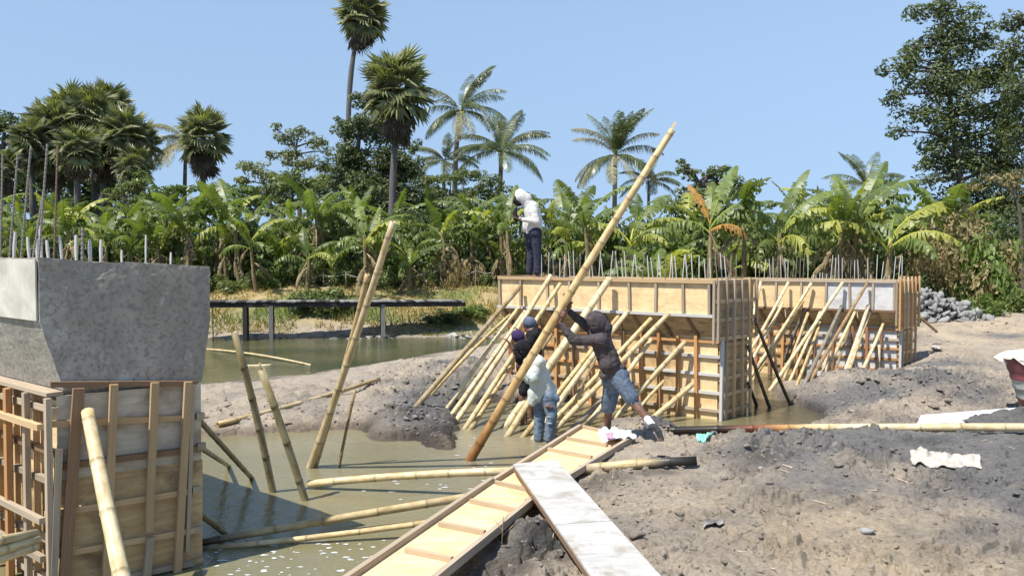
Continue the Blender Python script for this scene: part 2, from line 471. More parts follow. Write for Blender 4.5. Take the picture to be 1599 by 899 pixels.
_pw = [(6.6,18.0,-.25),(5.6,18.3,-.3),(7.3,17.5,.08),(8.3,17.1,.33),(9.2,18.4,.4),(7,22,.6),(9,25,1.0),(-.6,18,.4),(1,19,.45),(3.2,18,.3),(4.5,17.2,-.1),(3,22,.55),(0,21.5,.3),(1.5,25,.6),
 (-60,29.5,.55),(-20,29.5,.55),(-10,29.5,.55),(-5,29.5,.55),(0,29.5,.7),(-60,31.5,1.1),(-20,31.5,1.1),(-8,31.3,1.1),(-1,31,1.15),(6,30,1.25),(14,29,1.3),(30,28,1.3),
 (-60,45,1.4),(-30,45,1.4),(0,45,1.4),(30,45,1.5),(60,45,1.5),(-100,120,2),(0,120,2),(100,120,2),(-300,400,2.2),(0,400,2.2),(300,400,2.2),
 (-8,14,-.4),(-12,9,-.4),(-6,3.5,-.4),(-2.2,4.5,-.4),(-.2,5,.3),(1,3.5,.5),(3,2.5,.5),(6,4,.5),(20,8,.6),(25,16,.8),(-20,14,-.4),(-40,20,-.4),(-12,17,-.1),(12,12,.5),(16,17,.75),(12,22,.95),(18,24,1.15)]
_cp = [tuple(G(a, b, max(c, 0))[:2]) + (c,) for a, b, c in _pp] + _pw
_cp = np.array(_cp)
def _uv(x, y):
    yy = np.maximum(y, 2.5)
    return np.stack([x / yy * 1.6, np.log(yy)], -1)
_q = _uv(_cp[:, 0], _cp[:, 1])
def _tps(r2): return .5 * r2 * np.log(r2 + 1e-12)
_n = len(_q)
_A = np.zeros((_n + 3, _n + 3))
_d2 = ((_q[:, None] - _q[None]) ** 2).sum(-1)
_A[:_n, :_n] = _tps(_d2) + np.eye(_n) * 2e-4
_A[:_n, _n] = 1; _A[:_n, _n + 1:] = _q; _A[_n:, :_n] = _A[:_n, _n:].T
_w = np.linalg.solve(_A, np.concatenate([_cp[:, 2], np.zeros(3)]))
def base_z(x, y):
    x = np.asarray(x, float); y = np.asarray(y, float); sh = x.shape
    q = _uv(x.ravel(), y.ravel()); out = np.empty(len(q))
    for i in range(0, len(q), 40000):
        c = q[i:i + 40000]
        d2 = ((c[:, None, :] - _q[None]) ** 2).sum(-1)
        out[i:i + 40000] = _tps(d2) @ _w[:_n] + _w[_n] + c @ _w[_n + 1:]
    return np.clip(out, -.6, 2.6).reshape(sh)
def blob(x, y, pts):
    m = np.zeros(x.shape)
    for (px, r, z, rad, s) in pts:
        g = G(px, r, z)
        m = np.maximum(m, s * np.exp(-((x - g.x) ** 2 + (y - g.y) ** 2) / (rad * rad)))
    return m
CLOD = [(1300,600,.5,1.2,1),(1400,600,.55,1.6,1),(1480,600,.55,1.4,.9),(1540,600,.5,1.0,.7),(1340,640,.3,.9,.9),(1420,635,.4,1,.6),
        (1200,700,.58,.9,1),(1130,690,.5,.7,.8),(1280,705,.6,.7,.6),(1010,658,.34,.45,1),(1060,678,.3,.6,.8),
        (640,600,.5,.9,.8),(700,590,.5,1.2,1),(700,630,.3,.8,.6),(650,660,.2,.6,.45),(560,650,.2,.9,.7),(690,560,.6,1.4,.9),(680,680,.12,.4,.6),
        (830,840,.3,.5,.9),(950,760,.4,.6,.35),(1000,850,.5,1,.3),(1550,760,.6,1.2,.45),(340,655,.1,1.6,.4),(450,665,.05,1.2,.5)]
CLAY = [(1400,700,.6,1.5,1),(1500,690,.6,1.6,1),(1590,740,.6,1.6,1),(1250,705,.6,1.0,.8),(1480,760,.6,.9,.7),(1330,740,.55,.9,.8),(1599,820,.55,.9,.5),
        (1350,620,.4,1.5,.75),(1450,600,.55,1.5,.6),(1200,690,.5,.8,.7),(700,600,.5,1.8,.75),(660,570,.5,2,.5),(560,610,.3,1.6,.35),(1440,540,.5,2.0,.5),(1430,575,.4,1.4,.7),(840,860,.3,.5,.5)]
TAN = [(1330,830,.5,1.4,.9),(1150,780,.5,1.2,.5),(1520,510,.95,3,.9),(1450,505,.9,2.5,.6),(1300,870,.5,1,.6),(400,620,.2,2.2,.25),(520,610,.3,2,.2)]
DAMP = [(850,850,.35,.5,1),(800,890,.3,.4,1),(960,745,.42,.35,1),(1010,735,.44,.4,.8),(1190,710,.6,.35,.8),(1080,680,.3,.5,.7),(1160,672,.25,.6,.6),(900,760,.3,.3,1),(1450,690,.6,.4,.5),(1560,665,.6,.5,.6),(1340,655,.3,.6,.6),(600,655,.2,1.2,.6),(690,670,.2,.7,.9)]
PRINTS = []
def lay_prints():
    _rp = np.random.RandomState(77)
    for (_a, _b, _n, _wd) in (((1040, 720), (1500, 600), 22, .12), ((1000, 800), (1599, 780), 24, .15), ((1250, 899), (1100, 700), 16, .12), ((1599, 860), (1350, 720), 14, .15), ((1500, 640), (1560, 520), 12, .2)):
        _p, _e = G(_a[0], _a[1], .5), G(_b[0], _b[1], .5); _d = (_e - _p); _d.z = 0; _l = _d.length; _d.normalize(); _s = Vector((-_d.y, _d.x, 0))
        for _i in range(_n):
            _c = _p + _d * (_l * (_i + .5) / _n) + _s * ((.09 if _i % 2 else -.09) + _rp.normal() * _wd); _ang = math.atan2(_d.y, _d.x) + _rp.normal() * .25
            PRINTS.append((_c.x, _c.y, _ang))
lay_prints()
def prints(x, y, z):
    for (cx, cy, a) in PRINTS:
        k = (np.abs(x - cx) < .22) & (np.abs(y - cy) < .22)
        if not k.any(): continue
        dx, dy = x[k] - cx, y[k] - cy; u = dx * math.cos(a) + dy * math.sin(a); v = -dx * math.sin(a) + dy * math.cos(a)
        r = np.sqrt((u / .135) ** 2 + (v / (.052 + .012 * np.sign(u))) ** 2)
        z[k] = z[k] - .035 * np.clip((1.05 - r) * 4, 0, 1) + .014 * np.exp(-((r - 1.3) / .22) ** 2)
    return z
def height(x, y, detail=True):
    z = base_z(x, y)
    m = blob(x, y, CLOD)
    fade = np.clip((y - 2) / 2, 0, 1) * np.clip((60 - y) / 20, 0, 1)
    land = np.clip((z + .15) / .3, 0, 1)
    z = z + land * fade * (.045 * fbm(x * 1.1, y * 1.1, 4, 3) + .03 * fbm(x * 4, y * 4, 4, 8, .6))
    if detail:
        near = np.clip((22 - y) / 6, 0, 1)
        wx, wy = x + .25 * vnoise(x * 3, y * 3, 31), y + .25 * vnoise(x * 3, y * 3, 47)
        d1, d2, c1 = worley(wx * 3.2, wy * 3.2, 2)
        e1 = np.clip((d2 - d1) * 4.5, 0, 1)
        d3, d4, c2 = worley(wx * 8.5, wy * 8.5, 5)
        e2 = np.clip((d4 - d3) * 4, 0, 1)
        d5, d6, c3 = worley(wx * 17, wy * 17, 7)
        patch = np.clip(.5 + 2.2 * fbm(x * .9, y * .9, 3, 77), 0, 1)
        mm = np.clip(m * (.55 + .9 * patch), 0, 1)
        z = z + land * near * mm * (.19 * (c1 - .35) * e1 + .12 * (c2 - .2) * e2 + .045 * c3 * (1 - d5))
        lite = np.clip(1 - mm * 2, 0, 1) * np.clip(fbm(x * 1.6, y * 1.6, 3, 60) * 3 + .25, 0, 1)
        e3 = np.clip((d6 - d5) * 2.5, 0, 1)
        tex = np.clip(.40 + 3.4 * fbm(x * 1.3, y * 1.3, 4, 201), .06, 1.25)
        z = z + land * near * lite * (.038 * c2 * e2 * tex + .013 * c3 * e3 * tex) + land * near * tex * (1 - mm) * (.040 * (c2 > .7) * e2 + .014 * (c3 > .7) * e3)
        # cracks and small scarps where wet mud slumped
        rg = np.abs(fbm(x * 1.3, y * 2.2, 3, 91))
        z = z - land * near * .05 * np.clip(1 - rg * 14, 0, 1) * np.clip(fbm(x * .7, y * .7, 2, 19) * 4, 0, 1)
        z = z + near * .09 * fbm(x * 1.9, y * 1.9, 4, 222) * np.exp(-(z / .2) ** 2)
        # low undercut scarp where dug mud meets the water
        e = np.clip((z - .005 - .03 * vnoise(x * 2.5, y * 2.5, 12)) / .045, 0, 1)
        e2_ = np.clip((z - .05) / .30, 0, 1)
        z = z + near * .06 * e * e * (3 - 2 * e) * (1 - e2_ * e2_ * (3 - 2 * e2_))
        vn = np.clip((14 - y) / 4, 0, 1) * land
        z = z + vn * (.020 * (.5 - np.abs(fbm(x * 7, y * 7, 3, 140))) * (fbm(x * 1.2, y * 1.2, 2, 7) > -.1) + .006 * fbm(x * 26, y * 26, 2, 150, .7))
        z = prints(x, y, z)
    return z
def ground_z(x, y): return float(height(np.array([x]), np.array([y]))[0])

def build_ground():
    ys = [-40, -20, -8, -2, 1, 2, 3]
    y = 3.6
    while y < 5: ys.append(y); y *= 1.02
    while y < 10: ys.append(y); y *= 1.0019
    while y < 31: ys.append(y); y *= 1.0024
    while y < 60: ys.append(y); y *= 1.012
    while y < 2600: ys.append(y); y *= 1.06
    us = list(np.arange(-.70, -.16, .0036)) + list(np.arange(-.16, .701, .0019))
    e = list(np.cumsum(.02 * 1.13 ** np.arange(34)) + .70)
    us = [-a for a in reversed(e)] + us + e
    ys = np.array(ys); us = np.array(us)
    Y, U = np.meshgrid(ys, us, indexing='ij')
    X = U * np.maximum(Y, 5.0)
    Z = height(X, Y)
    Z = np.where(Y > 150, 2.0, Z)
    ny, nx = X.shape
    # colour of the stuff itself: tan silt, grey clay, grass bank, wet rim (alpha = wetness)
    c = np.empty(X.shape + (4,))
    silt = np.array([.37, .315, .25]); clay = np.array([.165, .16, .155]); tan = np.array([.45, .36, .245]); grass = np.array([.36, .28, .14]); grn = np.array([.15, .17, .06])
    n1 = fbm(X * .8, Y * .8, 5, 21)
    cm = np.clip(blob(X, Y, CLAY) * 1.7 + n1 * 1.3 - .2, 0, 1)[..., None]
    tm = np.clip(blob(X, Y, TAN) + n1 * .7 - .15, 0, 1)[..., None]
    b = silt * (1 - tm) + tan * tm
    b = b * (1 - cm) + clay * cm
    damp = np.clip(blob(X, Y, DAMP) * 1.5 + fbm(X * 2.5, Y * 2.5, 4, 90) * .9 - .25, 0, 1)[..., None]
    b = b * (1 - .52 * damp)
    gz = np.clip((Y - 28.4 + fbm(X * .5, Y * .5, 3, 5)) / 1.5, 0, 1)
    gz = np.where(X > 9, np.clip((Y - 27) / 3, 0, 1), gz)[..., None]
    gn = np.clip(fbm(X * .35, Y * .6, 4, 66) * 2.4 + .3, 0, 1)[..., None]
    g = grass * (1 - gn) + grn * gn
    b = b * (1 - gz) + g * gz
    wet = np.clip(1 - (Z - .07 - .08 * n1) / .10, 0, 1)
    wet = wet * np.clip((26 - Y) / 2, .35, 1)
    b = b * (1 - .48 * wet[..., None]) 
    b = b * (1 - .25 * wet[..., None] * np.array([0, .25, .5]))
    c[..., :3] = b; c[..., 3] = wet
    idx = np.arange(ny * nx).reshape(ny, nx)
    f = np.stack([idx[:-1, :-1], idx[:-1, 1:], idx[1:, 1:], idx[1:, :-1]], -1).reshape(-1, 4)
    me = mesh_np("ground", np.stack([X, Y, Z], -1), f, M['ground'], False, c.reshape(-1, 4))
    tag(obj("ground", me), kind='structure')
build_ground()

def build_water():
    xs = np.linspace(-90, 14, 209); ys = np.linspace(-6, 32.5, 78)
    Y, X = np.meshgrid(ys, xs, indexing='ij')
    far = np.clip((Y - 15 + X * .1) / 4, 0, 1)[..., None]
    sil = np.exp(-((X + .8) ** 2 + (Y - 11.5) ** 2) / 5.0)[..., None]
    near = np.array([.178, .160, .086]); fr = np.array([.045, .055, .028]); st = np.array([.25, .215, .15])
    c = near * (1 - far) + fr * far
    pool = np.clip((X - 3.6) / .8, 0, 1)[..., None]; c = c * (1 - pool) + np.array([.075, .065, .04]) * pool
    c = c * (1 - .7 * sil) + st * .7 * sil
    c = np.concatenate([c, np.ones(X.shape + (1,))], -1)
    ny, nx = X.shape; idx = np.arange(ny * nx).reshape(ny, nx)
    f = np.stack([idx[:-1, :-1], idx[:-1, 1:], idx[1:, 1:], idx[1:, :-1]], -1).reshape(-1, 4)
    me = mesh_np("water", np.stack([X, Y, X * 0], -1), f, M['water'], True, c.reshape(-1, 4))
    tag(obj("water", me), kind='structure')
build_water()

# loose lumps of dug mud: real crumbs over the ground, far too many to count
def lump_mesh(seed, sub=1):
    bm = bmesh.new(); bmesh.ops.create_icosphere(bm, subdivisions=sub, radius=1)
    vs = np.array([v.co[:] for v in bm.verts]); fs = np.array([[v.index for v in f.verts] for f in bm.faces]); bm.free()
    r = np.random.RandomState(seed)
    for k in range(9):
        n = r.normal(size=3); n /= np.linalg.norm(n); d = r.uniform(.35, .7)
        s = vs @ n; vs = vs - np.outer(np.maximum(s - d, 0), n)
    vs *= r.uniform(.75, 1.2, size=(1, 3)) ; vs += r.normal(scale=.05, size=vs.shape)
    return vs, fs
def scatter_lumps(name, spots, sizes, sub, mat, seed, cols):
    r = np.random.RandomState(seed)
    protos = [lump_mesh(seed * 10 + i, sub) for i in range(8)]
    V, Fc, C = [], [], []; off = 0
    for (p, s, c) in zip(spots, sizes, cols):
        vs, fs = protos[r.randint(8)]
        a = r.uniform(0, 6.28); ca, sa = math.cos(a), math.sin(a)
        w = vs * np.array([s * r.uniform(.8, 1.4), s, s * r.uniform(.45, .85)])
        w = np.stack([w[:, 0] * ca - w[:, 1] * sa, w[:, 0] * sa + w[:, 1] * ca, w[:, 2]], -1) + p
        V.append(w); Fc.append(fs + off); off += len(vs); C.append(np.tile(c, (len(vs), 1)))
    me = mesh_np(name, np.concatenate(V), np.concatenate(Fc), mat, False, np.concatenate(C))
    return tag(obj(name, me), 'grey-brown crumbs and lumps of dug mud lying over the wet ground', 'mud lumps', kind='stuff')
def build_lumps():
    r = np.random.RandomState(4)
    pts, sz = [], []
    for (px, row, z, rad, s) in CLOD:
        g = G(px, row, z); n = int(110 * s * rad * rad) + 20
        a = r.normal(size=(n, 2)) * rad * .6
        pts.append(np.stack([g.x + a[:, 0], g.y + a[:, 1]], -1)); sz.append(r.uniform(.012, .038, n) * (1 + 1.3 * (r.rand(n) > .93)))
    n = 3800
    u = r.uniform(-.15, .68, n); yy = 5 * np.exp(r.uniform(0, 1.5, n))
    pts.append(np.stack([u * yy, yy], -1)); sz.append(r.uniform(.006, .022, n) * (1 + 1.2 * (r.rand(n) > .95)) * (1 + yy / 25))
    p = np.concatenate(pts); s = np.concatenate(sz)
    z = height(p[:, 0], p[:, 1]); k = z > .015
    for F, t0, t1, q in ((F1, -.3, 1.5, 3), (F2, -.2, 2, 5.2), (F3, -.2, 2, 5)):
        d = p - np.array(F.C[:2]); tt = d @ np.array(F.u[:2]); qq = d @ np.array(F.v[:2])
        k &= ~((tt > t0) & (tt < t1) & (qq > -.15) & (qq < q))
    p, s, z = p[k], s[k], z[k]
    n1 = fbm(p[:, 0] * .8, p[:, 1] * .8, 5, 21)
    cm = np.clip(blob(p[:, 0], p[:, 1], CLAY) * 1.2 + n1 * .9 - .1, 0, 1)[:, None]
    wet = np.clip(1 - (z - .05) / .12, 0, 1)[:, None]
    c = (np.array([.335, .285, .225]) * (1 - cm) + np.array([.19, .182, .175]) * cm) * (1 - .55 * wet) * r.uniform(.92, 1.2, (len(p), 1))
    c = np.concatenate([c, wet], -1)
    sp = np.concatenate([p, (z + s * .15)[:, None]], -1)
    big = s > .03
    scatter_lumps("mud_lumps", sp[big], s[big], 2, M['ground'], 3, c[big])
    scatter_lumps("mud_crumbs", sp[~big], s[~big], 1, M['ground'], 5, c[~big])
build_lumps()


# ------------------------------------------------------------------ sticks and sheets (unit-box meshes shared by alike pieces)
_unit = {}
def unit_box(mat):
    k = mat.name
    if k not in _unit:
        v = [(-.5, -.5, -.5), (.5, -.5, -.5), (.5, .5, -.5), (-.5, .5, -.5), (-.5, -.5, .5), (.5, -.5, .5), (.5, .5, .5), (-.5, .5, .5)]
        f = [(0, 3, 2, 1), (4, 5, 6, 7), (0, 1, 5, 4), (1, 2, 6, 5), (2, 3, 7, 6), (3, 0, 4, 7)]
        _unit[k] = mesh_np("box_" + k, v, f, mat)
    return _unit[k]
def bar(name, a, b, w, t, out, mat, parent=None):
    """stick from a to b; w = width across, t = thickness along `out` (faces a..b centre line)"""
    a, b = Vector(a), Vector(b)
    x = (b - a); L = x.length; x.normalize()
    o = Vector(out); z = (o - x * o.dot(x)).normalized(); y = z.cross(x)
    Mx = Matrix(((x.x * L, y.x * w, z.x * t, (a.x + b.x) / 2), (x.y * L, y.y * w, z.y * t, (a.y + b.y) / 2),
                 (x.z * L, y.z * w, z.z * t, (a.z + b.z) / 2), (0, 0, 0, 1)))
    return obj(name, unit_box(mat), parent, Mx)
def prism(name, loop_a, loop_b, mat, parent=None, cap=True):
    """solid between two loops of equal length"""
    n = len(loop_a); v = list(loop_a) + list(loop_b)
    f = [tuple(range(n))[::-1], tuple(range(n, 2 * n))] + [(i, (i + 1) % n, n + (i + 1) % n, n + i) for i in range(n)]
    bm = bmesh.new(); bv = [bm.verts.new(p) for p in v]
    for q in f: bm.faces.new([bv[i] for i in q])
    bmesh.ops.recalc_face_normals(bm, faces=bm.faces)
    me = bpy.data.meshes.new(name); bm.to_mesh(me); bm.free(); me.materials.append(mat)
    return obj(name, me, parent)
_rod = {}
def rod_mesh(mat, ribs):
    k = (mat.name, ribs)
    if k not in _rod:
        V, Fc = [], []; n = 6; m = ribs * 2 + 1
        for i in range(m + 1):
            r = 1.0 if i % 2 == 0 else .72
            for j in range(n):
                a = 2 * math.pi * j / n; V.append((math.cos(a) * r, math.sin(a) * r, i / m))
        for i in range(m):
            for j in range(n): Fc.append((i * n + j, i * n + (j + 1) % n, (i + 1) * n + (j + 1) % n, (i + 1) * n + j))
        Fc.append(tuple(range(m * n, m * n + n)))
        _rod[k] = mesh_np("rod_" + mat.name, V, Fc, mat, ribs < 3)
    return _rod[k]
def rod(name, a, b, r, mat, parent, ribs=2):
    a, b = Vector(a), Vector(b); d = b - a
    q = d.to_track_quat('Z', 'Y').to_matrix().to_4x4()
    Mx = Matrix.Translation(a) @ q @ Matrix.Diagonal((r, r, d.length, 1))
    return obj(name, rod_mesh(mat, ribs), parent, Mx)

# ------------------------------------------------------------------ the near concrete pier (left)
def roughen(o, amt, cell, keep_z=None):
    bm = bmesh.new(); bm.from_mesh(o.data)
    bmesh.ops.triangulate(bm, faces=[f for f in bm.faces if len(f.verts) > 4])
    for _ in range(5):
        es = [e for e in bm.edges if e.calc_length() > cell]
        if not es: break
        bmesh.ops.subdivide_edges(bm, edges=es, cuts=1, use_grid_fill=True)
    bm.normal_update()
    for v in bm.verts:
        p = v.co
        d = mnoise.noise(p * 1.7) * 1.2 + mnoise.noise(p * 7) * .5 + mnoise.noise(p * 21) * .3
        top = 1.0 if keep_z is None else (2.2 if p.z > keep_z else 1.0)
        v.co = p + v.normal * d * amt * top
    bm.to_mesh(o.data); bm.free()
    o.data.polygons.foreach_set("use_smooth", [False] * len(o.data.polygons))
PIER1 = thing('concrete_pier', F1(.5, .5, 0), 'near concrete bridge pier with rough grey cap, its foot boxed in timber', 'bridge pier', 'piers of the new bridge')
def pier_section(F, q, t0, t1, tb0, tb1, z0, zc, zm, zt):
    return [F(tb0, q, z0), F(tb1, q, z0), F(tb1, q, zc), F(t1, q, zm), F(t1, q, zt), F(t0, q, zt), F(t0, q, zm), F(tb0, q, zc)]
cap = prism('pier_cap', [F1(*p) for p in ((.09, 0, 1.70), (1.21, 0, 1.66), (1.29, 0, 2.22), (1.29, 0, 2.70), (-.07, 0, 2.79), (-.07, 0, 2.27))],
            [F1(*p) for p in ((.09, 5.0, 1.70), (1.21, 5.0, 1.66), (1.29, 5.0, 2.22), (1.29, 5.0, 2.72), (-.07, 5.0, 2.79), (-.07, 5.0, 2.27))], M['concrete'], PIER1)
roughen(cap, .008, .04, 2.62)
prism('pier_stem', [F1(*p) for p in ((.1, .03, -.4), (1.2, .03, -.4), (1.2, .03, 1.72), (.1, .03, 1.72))],
      [F1(*p) for p in ((.1, 4.95, -.4), (1.2, 4.95, -.4), (1.2, 4.95, 1.72), (.1, 4.95, 1.72))], M['concrete'], PIER1)
o = prism('render_coat', [F1(*p) for p in ((-.078, .012, 2.28), (-.078, .012, 2.775), (-.078, 4.9, 2.775), (-.078, 4.9, 2.28))],
      [F1(*p) for p in ((-.09, .012, 2.28), (-.09, .012, 2.775), (-.09, 4.9, 2.775), (-.09, 4.9, 2.28))], M['concrete_pale'], PIER1)
o['label'] = 'smooth pale cement coat on the upper side face'
def on_cap(px, q):
    """foot of a bar on the cap top: near the long side for bars left of the corner, else behind the end face"""
    if px < 100:
        p = PL(px, 402, F1(.12 + q * .6, 0, 0), F1.n_long)
        if (p - F1(.12 + q * .6, 0, 0)).dot(F1.v) > .04: return p
    return PL(px, 402, F1(0, max(q, .1), 0), F1.n_end)
for (x0, y0, x1, y1) in [(4,240,0,400),(28,239,14,400),(48,231,32,400),(74,225,60,402),(68,300,50,400),(90,228,84,402)]:
    a = on_cap(x1, .1); b = P(x0, y0, a.y + .1); a.z = 2.74
    rod('rebar', a, b, .0105 * max(1, a.y / 8.5), M['rebar'] if x0 != 90 else M['rebar_rust'], PIER1, 26)
for (x0, y0, x1, y1, q) in [(24,362,20,400,.2),(43,370,47,400,.3),(58,372,58,401,.5),(73,375,77,402,.3),(93,368,98,403,.5),(119,367,119,405,.3),(129,356,128,405,.2),
                           (140,375,141,405,.4),(158,374,157,405,.3),(190,390,190,408,.3),(228,367,227,412,.3),(267,394,266,414,.2),(62,352,66,402,.5)]:
    a = on_cap(x1, q); b = P(x0, y0, a.y + .02); a.z = 2.66
    rod('rebar_stub', a, b, .011 if x0 in (228, 267, 190) else .017, M['sleeve'] if x0 != 129 else M['rebar'], PIER1, 1 if x0 != 129 else 9)
rr = random.Random(3)
for (px, py) in [(149,502),(131,503),(104,554),(218,505),(245,505),(288,497),(286,522),(143,566),(155,568),(128,583),(164,586),(232,570),(281,572),(271,578),(168,593),(88,472)]:
    a = PL(px, py, F1(0, 0, 0), F1.n_end)
    rod('tie_wire', a + F1.v * .02, a - F1.v * rr.uniform(.02, .05) + Vector((rr.uniform(-.01, .01), 0, -rr.uniform(.0, .05))), .004, M['rebar_rust'], PIER1, 1)

# timber formwork round its stem
def px_on(F, q, px, py): return PL(px, py, F(0, q, 0), F.n_end)
FW1 = thing('timber_formwork', F1(.5, -.1, 0), 'timber formwork box of battens and weathered plywood round the near pier foot', 'formwork')
nE = F1.n_end
# plywood sheets on the end face
bar('plywood_panel', F1(.03, -.012, 1.31), F1(1.19, -.012, 1.30), .70, .018, nE, M['ply_grey'], FW1)
bar('plywood_panel', F1(.03, -.013, .52), F1(1.19, -.013, .50), .90, .018, nE, M['ply_brown'], FW1)
bar('plywood_panel', F1(.03, -.011, -.15), F1(1.19, -.011, -.16), .42, .018, nE, M['ply_brown'], FW1)
H1 = [((78, 600), (305, 598), 'stick_brown', .045, 12), ((72, 662), (300, 651), 'stick_new', .052, 0), ((85, 729), (318, 699), 'stick_brown', .052, 0), ((70, 803), (298, 766), 'stick_new', .05, 0), ((74, 868), (303, 827), 'stick_new', .05, 0), ((78, 925), (300, 878), 'stick_old', .05, 0)]
for (a, b, m, w, _) in H1:
    bar('batten', px_on(F1, -.045, *a), px_on(F1, -.045, *b), w, .045, nE, M[m], FW1)
for (a, b, w, m, q) in [((123, 606), (100, 915), .085, 'stick_brown', -.098), ((178, 600), (165, 915), .062, 'stick_new', -.094), ((242, 597), (232, 830), .064, 'stick_new', -.094), ((235, 838), (228, 905), .064, 'stick_old', -.094),
                        ((294, 596), (277, 893), .062, 'stick_new', -.096), ((301, 600), (292, 860), .035, 'stick_old', -.052), ((92, 700), (84, 905), .05, 'stick_old', -.094)]:
    bar('stud', px_on(F1, q, *a), px_on(F1, q, *b), w, .045, nE, M[m], FW1)
for (px, py) in ((306, 650), (308, 697), (300, 765), (303, 828)):
    a = px_on(F1, -.045, px, py); bar('block', a, a + F1.u * .07, .06, .05, nE, M['stick_old'], FW1)
# long (left) face of the box
nL = F1.n_long
bar('plywood_panel', F1(.075, .02, 1.25), F1(.075, 2.4, 1.25), .72, .018, nL, M['ply'], FW1)
bar('plywood_panel', F1(.077, .02, .42), F1(.077, 2.4, .42), .90, .018, nL, M['ply_old'], FW1)
bar('ledge_board', F1(.02, -.02, 1.68), F1(.02, 2.4, 1.68), .03, .13, nL, M['stick_old'], FW1)
for z, t, m in ((1.43, -.105, 'stick_new'), (1.55, .01, 'stick_old'), (1.20, .01, 'stick_brown'), (.95, .01, 'stick_old'), (.67, -.105, 'stick_old'), (.45, .01, 'stick_old'), (.36, -.105, 'stick_old'), (.10, .01, 'stick_old'), (-.1, -.1, 'stick_old')):
    bar('batten', F1(t, -.06, z), F1(t, 2.4, z), .05, .045, nL, M[m], FW1)
def q1(px, t): return (PL(px, 700, F1(t, 0, 0), F1.n_long) - F1(t, 0, 0)).dot(F1.v)
for q, t, m, w in ((q1(76, -.055), -.055, 'stick_old', .05), (q1(58, .03), .03, 'stick_new', .03), (q1(42, -.055), -.055, 'stick_old', .06), (q1(27, .03), .03, 'stick_new', .035), (q1(13, -.075), -.075, 'stick_orange', .065), (q1(2, .03), .03, 'stick_new', .04), (.75, -.055, 'stick_new', .05), (1.1, -.055, 'stick_orange', .05), (1.5, -.055, 'stick_old', .05)):
    bar('stud', F1(t, q, 1.66), F1(t - .01, q + .005, -.3), w, .045, nL, M[m], FW1)
for q, z in ((.27, 1.33), (.42, 1.33), (.22, 1.12), (.6, 1.45)):
    pass

